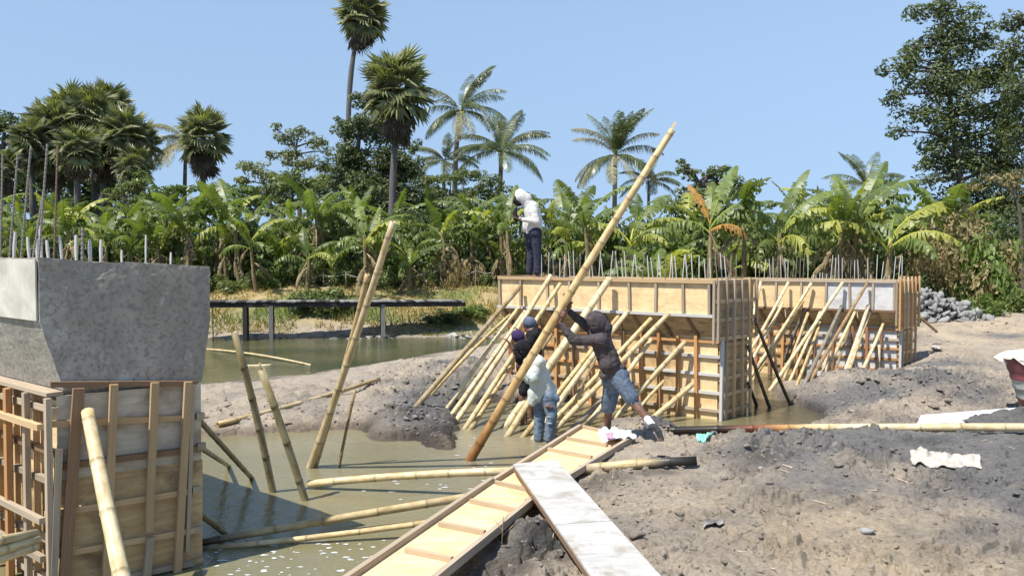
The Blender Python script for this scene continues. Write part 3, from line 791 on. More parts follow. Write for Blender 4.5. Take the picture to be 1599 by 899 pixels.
# ------------------------------------------------------------------ the two far piers, wholly boxed in formwork
def far_pier(F, name, label, z_top, z_ledge, z_haunch, over, width, stem_w, length, cap_px, cap_q, stem_px, stem_rows, mats, rebars, pier_idx):
    T = thing(name, F(width / 2, length / 2, 0), label, 'bridge pier', 'piers of the new bridge')
    nL, nE = F.n_long, F.n_end
    up = Vector((0, 0, 1))
    # concrete inside
    prism('pier_cap', [F(.03, .05, z_ledge), F(width - .05, .05, z_ledge), F(width - .05, .05, z_top - .04), F(.03, .05, z_top - .04)],
          [F(.03, length - .05, z_ledge), F(width - .05, length - .05, z_ledge), F(width - .05, length - .05, z_top - .04), F(.03, length - .05, z_top - .04)], M['concrete'], T)
    # cap side: framed plywood panels
    n = len(cap_q) - 1
    for i in range(n):
        m = mats[i % len(mats)]
        bar('plywood_panel', F(0, cap_q[i] + .003, (z_top + z_ledge) / 2), F(0, cap_q[i + 1] - .003, (z_top + z_ledge) / 2), z_top - z_ledge - .02, .018, nL, M[m], T)
    for q in cap_q:
        bar('upright', F(-.032, q, z_top - .05), F(-.032, q + R.uniform(-.02, .02), z_ledge + .04), .045, .045, nL, M['stick_old'], T)
    bar('top_rail', F(-.036, -.02, z_top - .02), F(-.036, length, z_top - .02), .06, .055, nL, M['stick_new'] if pier_idx == 2 else M['stick_old'], T)
    bar('ledge_rail', F(-.036, -.02, z_ledge + .012), F(-.036, length, z_ledge + .012), .05, .06, nL, M['stick_pale'] if pier_idx == 2 else M['stick_brown'], T)
    # sloping underside, boards and ribs
    a0, a1 = F(-.005, .02, z_ledge - .02), F(-.005, length, z_ledge - .02)
    b0, b1 = F(over, .02, z_haunch), F(over, length, z_haunch)
    nslope = (b0 - a0).cross(a1 - a0).normalized()
    if nslope.z > 0: nslope = -nslope
    k = 5
    for i in range(k):
        f0, f1 = i / k, (i + 1) / k
        p0 = a0.lerp(b0, .5).lerp(a1.lerp(b1, .5), f0 + .003); p1 = a0.lerp(b0, .5).lerp(a1.lerp(b1, .5), f1 - .003)
        bar('underside_board', p0, p1, (b0 - a0).length, .02, nslope, M['ply_brown'] if pier_idx == 2 else M['ply_old'], T)
    for q in [x - .1 for x in cap_q[1:]]:
        f = q / length
        p0, p1 = a0.lerp(a1, f) + nslope * .03, b0.lerp(b1, f - .02) + nslope * .03
        bar('haunch_rib', p0, p1, .045, .045, nslope, M['stick_brown'], T)
    # stem panels, studs, battens
    ks = 6
    for i in range(ks):
        q0, q1 = .03 + (length - .1) * i / ks, .03 + (length - .1) * (i + 1) / ks
        mm = 'ply' if (i + pier_idx) % 3 else 'ply_old'
        if pier_idx == 3 and i < 3: mm = 'ply_white'
        bar('plywood_panel', F(over, q0, z_haunch / 2 - .15), F(over, q1 - .006, z_haunch / 2 - .15), z_haunch + .3, .018, nL, M[mm], T)
    for i, z in enumerate(stem_rows):
        segs = 3
        for j in range(segs):
            q0 = length * j / segs; q1 = length * (j + 1) / segs
            mm = ('stick_orange' if R.random() < .55 else 'stick_old') if not (pier_idx == 2 and j == 0 and i in (1, 2, 3)) else 'stick_pale'
            dz = R.uniform(-.02, .02)
            bar('batten', F(over - .034, q0 - .03, z + dz), F(over - .034 , q1 - .02, z + dz + R.uniform(-.015, .015)), .05, .045, nL, M[mm], T)
    for q in stem_px:
        mm = R.choice(['stick_orange', 'stick_red', 'stick_orange', 'stick_brown'])
        bar('stud', F(over - .08, q, z_haunch + R.uniform(-.02, .06)), F(over - .08, q + R.uniform(-.03, .03), -.25), .055, .042, nL, M[mm], T)
    # end face: cap panel and stem panel behind a lattice of laths
    bar('plywood_panel', F(width / 2, -.01, (z_top + z_haunch) / 2 - .02), F(width / 2, -.01, (z_top + z_haunch) / 2 - .021) + F.u * .0001 if False else F(width, -.01, (z_top + z_haunch) / 2), z_top - z_haunch - .02, .016, nE, M['ply_old'], T) if False else None
    bar('plywood_panel', F(.02, -.01, (z_top + z_haunch) / 2), F(width - .02, -.01, (z_top + z_haunch) / 2), z_top - z_haunch - .02, .016, nE, M['ply_old'], T)
    bar('plywood_panel', F(over + .02, .02, z_haunch / 2 - .15), F(over + stem_w, .02, z_haunch / 2 - .15), z_haunch + .28, .016, nE, M['ply_old'], T)
    nv = 6
    zb = z_haunch - .02
    lath = M['stick_old'] if pier_idx == 2 else M['stick_new']
    for i in range(4):
        z = z_top - .03 - i * (z_top - zb - .03) / 3
        bar('lath', F(-.02, -.04, z), F(width + .02, -.04, z + R.uniform(-.02, .02)), .065, .05, nE, M['stick_new'], T)
    for i in range(nv):
        t = .02 + (width - .04) * i / (nv - 1)
        bar('lath', F(t, -.082, z_top + R.uniform(-.01, .05) + (.06 if pier_idx == 3 else 0)), F(t + R.uniform(-.02, .02), -.082, zb - R.uniform(.0, .06)), .042, .042, nE,
            M['stick_old'] if (pier_idx == 2 and i < 4) else M['stick_new'] if pier_idx == 2 else M[R.choice(['stick_new', 'stick_orange'])], T)
    base = -.3 if pier_idx == 2 else .1
    for i in range(5):
        z = zb - .12 - i * (zb - .15 - max(base, 0)) / 4.3
        bar('lath', F(over - .02, -.012, z), F(over + stem_w + .02, -.012, z + R.uniform(-.02, .02)), .065, .05, nE, M['stick_new'], T)
    for i in range(4):
        t = over + .12 + (stem_w - .14) * i / 3
        bar('lath', F(t, -.052, zb - .03), F(t + R.uniform(-.02, .02), -.052, base), .045, .042, nE, M['stick_new'] if i else M['stick_old'], T)
    bar('corner_post', F(over - .02, -.06, zb - .02), F(over - .05, -.06, base), .05, .05, nE, M['stick_pale'], T)
    bar('corner_post', F(-.035, -.03, z_top), F(-.035, -.03, z_ledge - (.45 if pier_idx == 2 else .3)), .04, .05, nL, M['stick_old'], T)
    # left end closing frame
    bar('end_board', F(.0, length + .02, (z_top + z_ledge) / 2), F(width - .05, length + .02, (z_top + z_ledge) / 2), z_top - z_ledge + .04, .025, F.v, M['ply_old'], T)
    bar('end_board', F(over, length - .03, z_haunch / 2), F(over + stem_w, length - .03, z_haunch / 2), z_haunch + .3, .02, F.v, M['ply_old'], T)
    # back long side
    bar('back_board', F(width, .02, (z_top + z_ledge) / 2), F(width, length, (z_top + z_ledge) / 2), z_top - z_ledge, .018, F.u, M['ply_old'], T)
    bar('back_board', F(over + stem_w, .02, z_haunch / 2 - .1), F(over + stem_w, length - .05, z_haunch / 2 - .1), z_haunch + .3, .018, F.u, M['ply_old'], T)
    bar('back_board', F(width, .02, z_ledge), F(over + stem_w + .01, .02, z_haunch + .01), .02, .02, F.u, M['ply_old'], T)
    for (px, top, dep, lean) in rebars:
        a = PL(px, 430, F(dep, 0, 0), F.n_long)
        if (a - F(dep, 0, 0)).dot(F.v) < .06:      # right of the corner: stand it behind the end face instead
            a = PL(px, 430, F(0, .12 + .3 * dep, 0), F.n_end)
            t_ = (a - F(0, .12 + .3 * dep, 0)).dot(F.u)
            if not .05 < t_ < width - .06: continue
        b = P(px + lean, top, a.y); a.z = z_top - .06
        rod('rebar', a, b, .0115 if pier_idx == 2 else .010, M['sleeve'] if R.random() < .75 else M['rebar'], T, 1)
    return T
def q_at(F, t, px):
    p = PL(px, 450, F(t, 0, 0), F.n_long)
    return (p - F.C).dot(F.v)
L2 = q_at(F2, 0, 780)
capq2 = [max(0.0, q_at(F2, 0, x)) for x in (1109, 1068, 1026, 984, 937, 891, 856, 815)] + [L2 - .03]
stem2 = [q_at(F2, .2, x) for x in (1088, 1060, 1030, 1002, 975, 950, 925, 897, 870, 845, 820, 800)]
Rb = random.Random(11)
reb2 = []
x = 846
while x < 1178:
    reb2.append((x, Rb.uniform(391, 404), Rb.choice([.15, .4, .8, 1.2]), Rb.uniform(-5, 5)))
    x += Rb.uniform(4.5, 11)
P2 = far_pier(F2, 'concrete_pier', 'middle bridge pier boxed in new tan plywood, a row of pale steel bars on top', 2.39, 1.78, 1.42, .22, 1.38, 1.0, L2,
              None, capq2, stem2, [1.36, 1.08, .78, .48, .15], ['ply'], reb2, 2)
L3 = q_at(F3, 0, 1120)
capq3 = [0.02] + [q_at(F3, 0, x) for x in (1364, 1327, 1291, 1252, 1213, 1180)] + [L3 - .03]
stem3 = [q_at(F3, .2, x) for x in (1375, 1352, 1330, 1300, 1270, 1245, 1222, 1200, 1180, 1160)]
reb3 = []
x = 1180
while x < 1412:
    reb3.append((x, Rb.uniform(397, 408) if Rb.random() < .7 else Rb.uniform(425, 433), Rb.choice([.15, .4, .8, 1.2]), Rb.uniform(-3, 4)))
    x += Rb.uniform(3.5, 8)
P3 = far_pier(F3, 'concrete_pier', 'far bridge pier on the right with cement-grey cap panels beside the stone heap', 2.26, 1.57, 1.22, .22, 1.32, 1.0, L3,
              None, capq3, stem3, [1.16, .95, .72, .48, .25], ['ply_white', 'ply_white', 'ply_white', 'ply', 'ply', 'ply', 'ply'], reb3, 3)

# ------------------------------------------------------------------ bamboo
PALE = (.66, .54, .30); CREAM = (.72, .62, .40); GREEN = (.46, .43, .20); OLD = (.30, .255, .165); GREYB = (.29, .28, .26); DARKB = (.10, .075, .05); BLACK = (.02, .018, .016); ORANGE = (.42, .20, .07); BROWN = (.34, .23, .12)
def pole_mesh(L, r0, r1, seed, cols, bend=.012, node=.34, hollow=True, sides=10, tip=True, bulge=1.1):
    """one culm with swollen nodes, slight bend, hollow cut ends; cols = [(t, colour)...]"""
    rd = random.Random(seed)
    zs, rs, nd = [0.0], [1.0], [0.0]
    z = rd.uniform(.08, node)
    while z < L - .05:
        for dz, k, n in ((-.05, 1.0, 0), (-.016, 1.02, .25), (-.004, bulge, .9), (.006, bulge * .985, 1.0), (.02, 1.0, .2)):
            if 0 < z + dz < L: zs.append(z + dz); rs.append(k); nd.append(n)
        z += node * rd.uniform(.85, 1.15)
    zs.append(L); rs.append(1.0); nd.append(0.0)
    ph = rd.uniform(0, 6.28); bx, by = math.cos(ph) * bend * L, math.sin(ph) * bend * L
    def cent(z):
        t = z / L; s = 4 * t * (1 - t)
        return bx * s, by * s
    V, C, Fc = [], [], []
    def colat(t):
        for (t0, c0), (t1, c1) in zip(cols[:-1], cols[1:]):
            if t <= t1:
                f = (t - t0) / max(t1 - t0, 1e-6); return [c0[i] * (1 - f) + c1[i] * f for i in range(3)]
        return list(cols[-1][1])
    for z, k, n in zip(zs, rs, nd):
        cx, cy = cent(z); t = z / L; r = (r0 + (r1 - r0) * t) * k; c = colat(t)
        d = 1 - .45 * n
        for j in range(sides):
            a = 2 * math.pi * j / sides
            V.append((cx + math.cos(a) * r, cy + math.sin(a) * r, z)); C.append((c[0] * d, c[1] * d, c[2] * d, 1))
    m = len(zs)
    for i in range(m - 1):
        for j in range(sides): Fc.append((i * sides + j, i * sides + (j + 1) % sides, (i + 1) * sides + (j + 1) % sides, (i + 1) * sides + j))
    # cut ends: wall ring then a hollow down to the last diaphragm
    for end, zz, dirn in ((0, 0.0, 1), (m - 1, L, -1)):
        base = end * sides; st = len(V); cx, cy = cent(zz); r = (r0 if end == 0 else r1)
        c = colat(zz / L); depth = .09
        for rr_, dz, sh in ((.74, 0, 1.05), (.70, dirn * depth, .6)):
            for j in range(sides):
                a = 2 * math.pi * j / sides
                V.append((cx + math.cos(a) * r * rr_, cy + math.sin(a) * r * rr_, zz + dz)); C.append((c[0] * sh, c[1] * sh, c[2] * sh, 1))
        for j in range(sides):
            k = (j + 1) % sides
            q1 = (base + j, base + k, st + k, st + j); q2 = (st + j, st + k, st + sides + k, st + sides + j)
            if end == 0: q1, q2 = q1[::-1], q2[::-1]
            Fc.append(q1); Fc.append(q2)
        cap_ = tuple(st + sides + j for j in range(sides)); Fc.append(cap_ if end else cap_[::-1])
    me = mesh_np("culm", V, Fc, M['bamboo'], True, C)
    return me
_ps = [100]
def pole(name, a, b, r0, r1, label, cols=None, cat='bamboo pole', group=None, **kw):
    a, b = Vector(a), Vector(b); d = b - a; _ps[0] += 1
    me = pole_mesh(d.length, r0, r1, _ps[0], cols or [(0, PALE), (1, PALE)], **kw)
    q = d.to_track_quat('Z', 'Y').to_matrix().to_4x4()
    rot = Matrix.Rotation((_ps[0] * 1.7) % 6.28, 4, 'Z')
    o = obj(name, me, None, Matrix.Translation(a) @ q @ rot)
    return tag(o, label, cat, group)
def ext(a, b, d):
    """push the foot a further down the line b->a by d"""
    a, b = Vector(a), Vector(b)
    return a + (a - b).normalized() * d

# props against the middle pier: (top px), (foot px), radius, contact (cap / ledge / stem), colour, label
GP2 = 'bamboo props leaning on the middle pier'
def face_pt(F, px, py, kind, off):
    t = {'cap': -.075, 'ledge': -.09, 'stem': .08}[kind]
    return PL(px, py, F(t - off, 0, 0), F.n_long)
props2 = [
 ((813,447),(630,657),.045,'cap',(.50,.42,.28),'slightly greyed bamboo prop at the pier left end, foot on the mud spit'),
 ((797,491),(648,647),.033,'ledge',PALE,'thin bamboo prop second from the left end of the middle pier'),
 ((811,479),(686,655),.042,'cap',CREAM,'pale bamboo prop third from the left, starting the bunch with crossing feet'),
 ((820,486),(697,659),.042,'cap',CREAM,'pale bamboo prop fourth from the left, in the middle of the close bunch'),
 ((860,430),(708,662),.046,'cap',CREAM,'long pale bamboo prop that reaches the top rail left of the raised pole'),
 ((875,443),(727,668),.043,'cap',PALE,'long bamboo prop just left of the raised pole, ending below the top rail'),
 ((812,546),(734,670),.040,'stem',CREAM,'short bamboo prop whose top is hidden behind the purple cap'),
 ((862,503),(763,675),.040,'ledge',PALE,'bamboo prop whose foot stands right of the raised pole'),
 ((863,520),(800,622),.028,'stem',OLD,'thin weathered prop deep behind the crouching workers'),
 ((795,598),(758,632),.030,'stem',PALE,'short low prop lying flat behind the raised pole'),
 ((952,435),(790,666),.068,'cap',CREAM,'thickest cream bamboo prop, passing behind the dark hood to the top rail'),
 ((905,510),(794,680),.048,'stem',CREAM,'pale bamboo prop ending beside the white sweatshirt, close to the thickest prop'),
 ((965,495),(818,681),.044,'ledge',PALE,'bamboo prop just right of the dark hood, its foot by the worker in jeans'),
 ((981,486),(836,684),.046,'ledge',CREAM,'cream prop right of the dark hood, touching the ledge rail'),
 ((1017,497),(858,662),.044,'ledge',PALE,'bamboo prop crossing behind the denim shorts, left of a longer twin'),
 ((1044,490),(861,677),.046,'ledge',CREAM,'bamboo prop crossing behind the shorts, highest of the pair right of the hood'),
 ((1017,530),(912,668),.042,'stem',CREAM,'shorter pale prop under the two long ones beside the charcoal hoodie'),
 ((975,590),(888,674),.045,'stem',GREYB,'dark grey weathered prop behind the bare knee'),
 ((1070,533),(955,660),.045,'stem',CREAM,'clean bamboo prop right of the worker in shorts, mid height on the wall'),
 ((1037,594),(986,654),.030,'stem',PALE,'thin short prop between two thicker ones right of the worker in shorts'),
 ((1081,600),(1004,664),.048,'stem',CREAM,'short thick prop nearest the right corner of the middle pier'),
 ((930,560),(872,664),.030,'stem',OLD,'thin greyish prop half hidden behind the knee-high props'),
]
for i, (tp, ft, r, kind, c, lab) in enumerate(props2):
    top = face_pt(F2, tp[0], tp[1], kind, r)
    foot = G(ft[0], ft[1], 0.0 if i != 0 else .08)
    foot = ext(foot, top, .35 if i else .05)
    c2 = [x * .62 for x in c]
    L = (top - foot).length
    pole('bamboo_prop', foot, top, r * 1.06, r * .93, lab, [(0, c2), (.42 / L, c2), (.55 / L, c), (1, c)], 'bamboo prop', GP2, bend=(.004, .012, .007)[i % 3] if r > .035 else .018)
GP3 = 'bamboo and timber props leaning on the far right pier'
WHITE = (.70, .64, .50)
props3 = [
 ((1188,440),(1150,601),.035,'cap',CREAM,'prop at the left edge of the far pier, mostly hidden by the middle pier'),
 ((1231,441),(1138,601),.036,'cap',CREAM,'leftmost full prop reaching the top rail of the far pier'),
 ((1222,474),(1151,603),.036,'ledge',CREAM,'prop with its top under the ledge, second from the left on the far pier'),
 ((1267,442),(1168,592),.038,'cap',CREAM,'long pale prop reaching the top rail over the last tan panel but one'),
 ((1254,470),(1176,592),.034,'ledge',PALE,'prop just right of a longer one, feet together in the pool water'),
 ((1258,481),(1217,583),.036,'ledge',GREYB,'prop with a grey weathered top end on the far pier'),
 ((1262,488),(1224,592),.036,'ledge',CREAM,'clean prop paired with the grey-topped one'),
 ((1316,441),(1203,608),.040,'cap',CREAM,'longest prop on the far pier, from the first grey panel to the pool edge'),
 ((1281,487),(1232,598),.036,'ledge',CREAM,'mid-height prop crossed by the longest one'),
 ((1281,503),(1245,598),.032,'stem',PALE,'shorter prop behind the crossing of two long ones'),
 ((1314,478),(1255,602),.038,'ledge',GREYB,'dull grey squared prop under the second grey panel'),
 ((1312,488),(1282,597),.034,'ledge',WHITE,'whitish prop behind the long reddish one'),
 ((1355,441),(1262,600),.036,'cap',BROWN,'reddish brown prop reaching the top rail over the grey panels'),
 ((1335,487),(1284,588),.036,'ledge',CREAM,'prop right of the reddish one, ending under the ledge'),
 ((1326,512),(1299,592),.028,'stem',OLD,'thin dark prop between pale ones on the far pier'),
 ((1356,477),(1311,600),.042,'ledge',WHITE,'thick white prop, left of a close pair'),
 ((1358,488),(1318,602),.036,'ledge',CREAM,'right pole of the close white pair'),
 ((1379,506),(1333,605),.036,'stem',CREAM,'rightmost full prop on the far pier, standing in dug mud'),
 ((1373,538),(1369,584),.034,'stem',WHITE,'short upright stub near the right corner of the far pier'),
]
for i, (tp, ft, r, kind, c, lab) in enumerate(props3):
    top = face_pt(F3, tp[0], tp[1], kind, r)
    foot = G(ft[0], ft[1], 0.0 if ft[0] < 1235 else .25)
    if ft[0] == 1369: foot = top + Vector((-.03, -.05, -.75))
    foot = ext(foot, top, .25)
    pole('bamboo_prop', foot, top, r * 1.05, r * .95, lab, [(0, c), (1, c)], 'bamboo prop', GP3, bend=(.004, .010)[i % 2], node=.42)

# the raised pole that the workers steady
RP_FOOT = G(735, 718, 0.0); RP_TOP = P(1050, 203, 10.6)
RP_DIR = (RP_TOP - RP_FOOT).normalized()
f = ext(RP_FOOT, RP_TOP, .35)
Lr = (RP_TOP - f).length
rp = pole('bamboo_pole', f, RP_TOP, .066, .044, 'very long bamboo pole held up at a slant by the worker in the dark hood',
     [(0, (.20, .10, .04)), (.14, (.34, .17, .06)), (.22, (.48, .33, .15)), (.34, (.60, .45, .23)), (1, (.66, .54, .31))], bend=.006, node=.36)
# broken spur at its tip
spur = prism('splintered_tip', [rp.matrix_basis @ Vector(p) for p in ((.040, -.026, Lr - .10), (.040, .026, Lr - .10), (.022, 0, Lr - .10))],
             [rp.matrix_basis @ Vector(p) for p in ((.040, -.014, Lr + .10), (.041, .012, Lr + .11), (.030, 0, Lr + .08))], M['stick_new'])
for v in spur.data.vertices: v.co = rp.matrix_basis.inverted() @ v.co
spur.parent = rp; spur.matrix_basis = Matrix.Identity(4)

GW = 'bamboo poles standing in the near water'
def wpole(top, Ytop, foot, r0, r1, label, c=OLD, z=0.0, below=.4, group=GW, **kw):
    f = G(foot[0], foot[1], z); t = P(top[0], top[1], Ytop)
    f = ext(f, t, below)
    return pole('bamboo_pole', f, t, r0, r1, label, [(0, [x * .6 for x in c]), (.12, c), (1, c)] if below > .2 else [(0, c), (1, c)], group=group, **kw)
wpole((366,518), 9.0, (424,768), .044, .040, 'taller of two olive bamboo stakes leaning left in the near water', (.33, .29, .17), node=.42)
wpole((408,577), 8.9, (475,780), .044, .042, 'shorter of two olive bamboo stakes leaning left in the near water', (.33, .29, .17), node=.42)
wpole((614,346), 9.6, (483,729), .050, .040, 'long pale bamboo pole leaning right in the open water, taller of a crossed pair', (.55, .45, .27), node=.42)
wpole((574,428), 10.1, (490,728), .038, .034, 'thinner bamboo pole lying against its taller neighbour in the open water', (.58, .46, .25), node=.42)
wpole((555,608), 10.6, (531,727), .022, .018, 'thin brown bamboo stick standing in the water before the mud spit', (.30, .23, .12))
wpole((308,652), 7.6, (393,746), .030, .028, 'dark bamboo strut running from the near formwork down into the water, upper one', (.30, .26, .16), bend=0.0)
wpole((306,694), 7.55, (357,727), .026, .026, 'short pale bamboo strut behind the upper dark strut of the near formwork', (.45, .40, .25), bend=0.0)
wpole((296,792), 7.3, (350,834), .028, .028, 'lowest bamboo strut at the foot of the near formwork', (.28, .25, .15))
pole('bamboo_pole', P(226, 925, 5.15) + Vector((0, 0, -.6)), px_on(F1, -.16, 137, 642), .062, .050, 'big cream bamboo prop leaning on the near formwork face', [(0, CREAM), (1, CREAM)], 'bamboo prop', bend=.01, node=.45)
for i, (x0, y0, x1, y1, lab) in enumerate([(-60, 858, 57, 832, 'upper split bamboo length poking into the side of the near formwork'),
                                           (-60, 872, 60, 842, 'middle split bamboo length poking into the side of the near formwork'),
                                           (-60, 890, 58, 852, 'lowest split bamboo length poking into the side of the near formwork')]):
    pole('bamboo_pole', P(x0, y0, 5.6 + .05 * i), P(x1, y1, 6.28 - .03 * i), .038, .034, lab, [(0, CREAM), (1, CREAM)], group='split bamboo lengths in the near formwork')
for st_ in [o for o in bpy.data.objects if o.get('label', '').endswith('leaning left in the near water')]:
    # a curl of bark left standing on the cut top
    L_ = max(v.co.z for v in st_.data.vertices)
    V_, F_ = [], []
    for k_ in range(7):
        a_ = k_ / 6; z_ = L_ - .01 + .09 * math.sin(a_ * 2.4); x_ = .036 - .05 * a_ * a_
        V_ += [(x_, -.014 + .01 * a_, z_), (x_, .014 - .006 * a_, z_), (x_ - .006, .014 - .006 * a_, z_), (x_ - .006, -.014 + .01 * a_, z_)]
    for k_ in range(6):
        for j_ in range(4): F_.append((k_ * 4 + j_, k_ * 4 + (j_ + 1) % 4, k_ * 4 + 4 + (j_ + 1) % 4, k_ * 4 + 4 + j_))
    c_ = bpy.data.objects.new('bark_curl', mesh_np('bark_curl', V_, F_, M['stick_new'])); COL.objects.link(c_); c_.parent = st_
# floating and lying lengths
pole('bamboo_pole', G(322, 545, .01), G(486, 570, .01), .030, .026, 'thin bamboo pole floating on the far channel, tapering to the right', [(0, PALE), (1, CREAM)])
pole('bamboo_pole', G(378, 571, .0), G(424, 570, .01), .032, .032, 'short floating bamboo offcut behind the shorter stake', [(0, CREAM), (1, CREAM)])
_a, _b = G(340, 674, .05), G(592, 603, .36); _b.z = ground_z(_b.x, _b.y) + .09; _a.z = max(ground_z(_a.x, _a.y), 0) + .05
pole('bamboo_pole', _a, _b, .045, .036, 'bamboo pole lying up the bank of the mud spit from the water', [(0, PALE), (.2, CREAM), (1, (.55, .45, .28))], node=.45)
pole('bamboo_pole', G(482, 755, .06), G(803, 735, .34), .045, .048, 'bamboo pole lying level over the water, right end under the framed panel', [(0, CREAM), (.3, PALE), (1, CREAM)], node=.45)
pole('bamboo_pole', G(300, 849, .03), G(740, 774, .22), .036, .045, 'thicker of two bamboo poles running from the near formwork to the framed panel', [(0, DARKB), (.18, OLD), (.22, PALE), (1, CREAM)], node=.5)
pole('bamboo_pole', G(300, 858, .0), G(690, 812, .17), .026, .030, 'thinner pale bamboo pole below its twin, half awash near the framed panel', [(0, DARKB), (.22, CREAM), (1, PALE)], node=.5)
pole('bamboo_pole', G(905, 733, .38), G(1088, 719, .56), .055, .050, 'short bamboo pole with blackened right end sticking out from under the panel', [(0, GREYB), (.25, PALE), (.70, CREAM), (.73, (.06, .06, .06)), (1, BLACK)], node=.4)
pole('bamboo_pole', G(1042, 672, .42), G(1640, 667, .70), .055, .050, 'long bamboo pole lying across the mud, charred black at left and cream at right',
     [(0, BLACK), (.19, (.03, .02, .015)), (.25, (.22, .07, .03)), (.32, (.40, .17, .06)), (.36, (.60, .44, .20)), (.42, CREAM), (1, CREAM)], node=.5, bend=.004, bulge=1.07)
# dark stakes leaning on the corner of the middle pier
GD = 'dark stakes leaning on the corner of the middle pier'
for (tp, Y, ft, lab) in [((1179,498), 14.35, (1235,632), 'longest dark stake slanting from the middle pier down to the right'),
                         ((1168,540), 14.3, (1202,636), 'middle dark stake slanting down into the small pool'),
                         ((1168,598), 14.2, (1181,632), 'shortest dark stake at the foot of the middle pier corner')]:
    t = P(tp[0], tp[1], Y); fpt = G(ft[0], ft[1], 0)
    pole('bamboo_stake', ext(fpt, t, .25), t, .032, .028, lab, [(0, DARKB), (1, (.14, .12, .08))], 'stake', GD)
fpt = G(1463, 518, ground_z(*G(1463, 518, .62)[:2]) - .02)
pole('timber_prop', fpt, P(1432, 492, fpt.y - .1), .035, .035, 'brown stick propping the lattice end of the far right pier', [(0, BROWN), (1, BROWN)], 'prop', bulge=1.0)

# ------------------------------------------------------------------ framed plywood panels used as a gangway, and the white board
def gangway(z_lo, z_hi):
    pass
GA = thing('framed_panel', G(720, 830, .3), 'framed plywood form panel with cross battens laid as a gangway, nearer of two', 'form panel', 'form panels laid over the water edge')
def gz(px, py, z): return G(px, py, z)
upv = Vector((0, 0, 1))
ZP = .42
Lb0, Lb1 = G(545, 905, ZP), G(768, 752, ZP)     # left edge line of the nearer panel
Rb0, Rb1 = G(687, 899, ZP), G(828, 786, ZP)
dirL = (Lb1 - Lb0).normalized()
Rb0 = Rb0 - dirL * .9; Lb0 = Lb0 - dirL * .6
def framed(T, L0, L1, R0, R1, cross, matply, z, end=True):
    ins = (R0 - L0).normalized()
    nrm = upv
    mid0, mid1 = (L0 + R0) / 2, (L1 + R1) / 2
    wdt = (R1 - L1).length
    # ply sheet(s): two lengths butted
    loop = [L0, R0, R1, L1]
    prism('plywood_panel', [Vector((p.x, p.y, z - .022)) for p in loop], [Vector((p.x, p.y, z - .004)) for p in loop], matply, T)
    for a, b in ((L0, L1), (R0, R1)):
        bar('side_rail', Vector((a.x, a.y, z + .012)), Vector((b.x, b.y, z + .012)), .048, .072, upv, M['stick_old'], T)
    for (a, b, m) in cross:
        A_, B_ = G(*a, z), G(*b, z)
        bar('cross_batten', Vector((A_.x, A_.y, z + .018)), Vector((B_.x, B_.y, z + .018)), .045, .04, upv, M[m], T)
framed(GA, Lb0, Lb1, Rb0, Rb1, [((634,861),(706,876),'stick_tan'),((686,820),(757,834),'stick_tan'),((735,784),(806,799),'stick_tan')], M['ply'], ZP)
GB = thing('framed_panel', G(870, 700, .3), 'framed plywood form panel with the white plastic bag on its far end', 'form panel', 'form panels laid over the water edge')
ZB = .40
La, Lb = G(742, 772, ZB), G(907, 667, ZB)
Ra, Rb_ = G(822, 787, ZB), G(986, 686, ZB)
framed(GB, La, Lb, Ra, Rb_, [((772,755),(824,766),'stick_tan'),((856,703),(924,716),'stick_tan'),((886,686),(948,697),'stick_tan'),((907,667),(984,684),'stick_tan')], M['ply'], ZB)
for p in (GA, GB): pass
ZW = .50
WB = thing('white_board', G(900, 800, ZW), 'long white cement-splashed board on edge battens, lying across the framed panel', 'board')
w0, w1 = G(801, 727, ZW), G(868, 719, ZW)
w2, w3 = G(1052, 925, ZW + .06), G(938, 925, ZW + .06)
d_ = (G(901, 871, ZW + .05) - w0)
for fa, fb in ((0, .60), (.603, 1)):
    lp = [w0.lerp(w3, fa), w1.lerp(w2, fa), w1.lerp(w2, fb), w0.lerp(w3, fb)]
    prism('board_face', lp, [p + Vector((0, 0, .02)) for p in lp], M['plank_white'], WB)
for a, b in ((w0, w3), (w1, w2)):
    side = ((w1 - w0).normalized()) * (.025 if a is w0 else -.025)
    bar('edge_batten', a + side - Vector((0, 0, .027)), b + side - Vector((0, 0, .027)), .045, .05, upv, M['stick_brown'], WB)
for i in range(5):
    f = (i + .1) / 4.6
    A_, B_ = w0.lerp(w3, f), w1.lerp(w2, f)
    s_ = (B_ - A_).normalized() * .052
    bar('cross_batten', A_ + s_ - Vector((0, 0, .026)), B_ - s_ - Vector((0, 0, .026)), .04, .046, upv, M['stick_brown'], WB)

# ------------------------------------------------------------------ small things lying about
def blanket(name, corners, nx, ny, amp, thick, mat, label, cat, seed, crumple=1.0, lift=0.0):
    """crumpled sheet with real thickness over the ground; corners = 4 world points (loop)"""
    a, b, c, d = [Vector(p) for p in corners]
    V = []
    for i in range(ny + 1):
        for j in range(nx + 1):
            f, g = j / nx, i / ny
            p = a.lerp(b, f).lerp(d.lerp(c, f), g)
            n = mnoise.noise(Vector((p.x * 5 + seed, p.y * 5, 0))) + .6 * mnoise.noise(Vector((p.x * 13, p.y * 13 + seed, 3)))
            rdg = abs(mnoise.noise(Vector((f * 3.1 + seed, g * 5, 7)))) * 2
            ed = mnoise.noise(Vector((p.x * 9, p.y * 9, seed))) * .03 * crumple
            z = max(p.z, ground_z(p.x, p.y) + .012) + amp * (max(0, n * .5 + rdg * .6)) + lift
            V.append((p.x + ed, p.y + ed * .8, z))
    Fc = []; w = nx + 1
    for i in range(ny):
        for j in range(nx): Fc.append((i * w + j, i * w + j + 1, (i + 1) * w + j + 1, (i + 1) * w + j))
    me = mesh_np(name, V, np.array(Fc), mat, True)
    o = obj(name, me)
    md = o.modifiers.new("thick", 'SOLIDIFY'); md.thickness = thick; md.offset = -1
    return tag(o, label, cat)
zg = .56
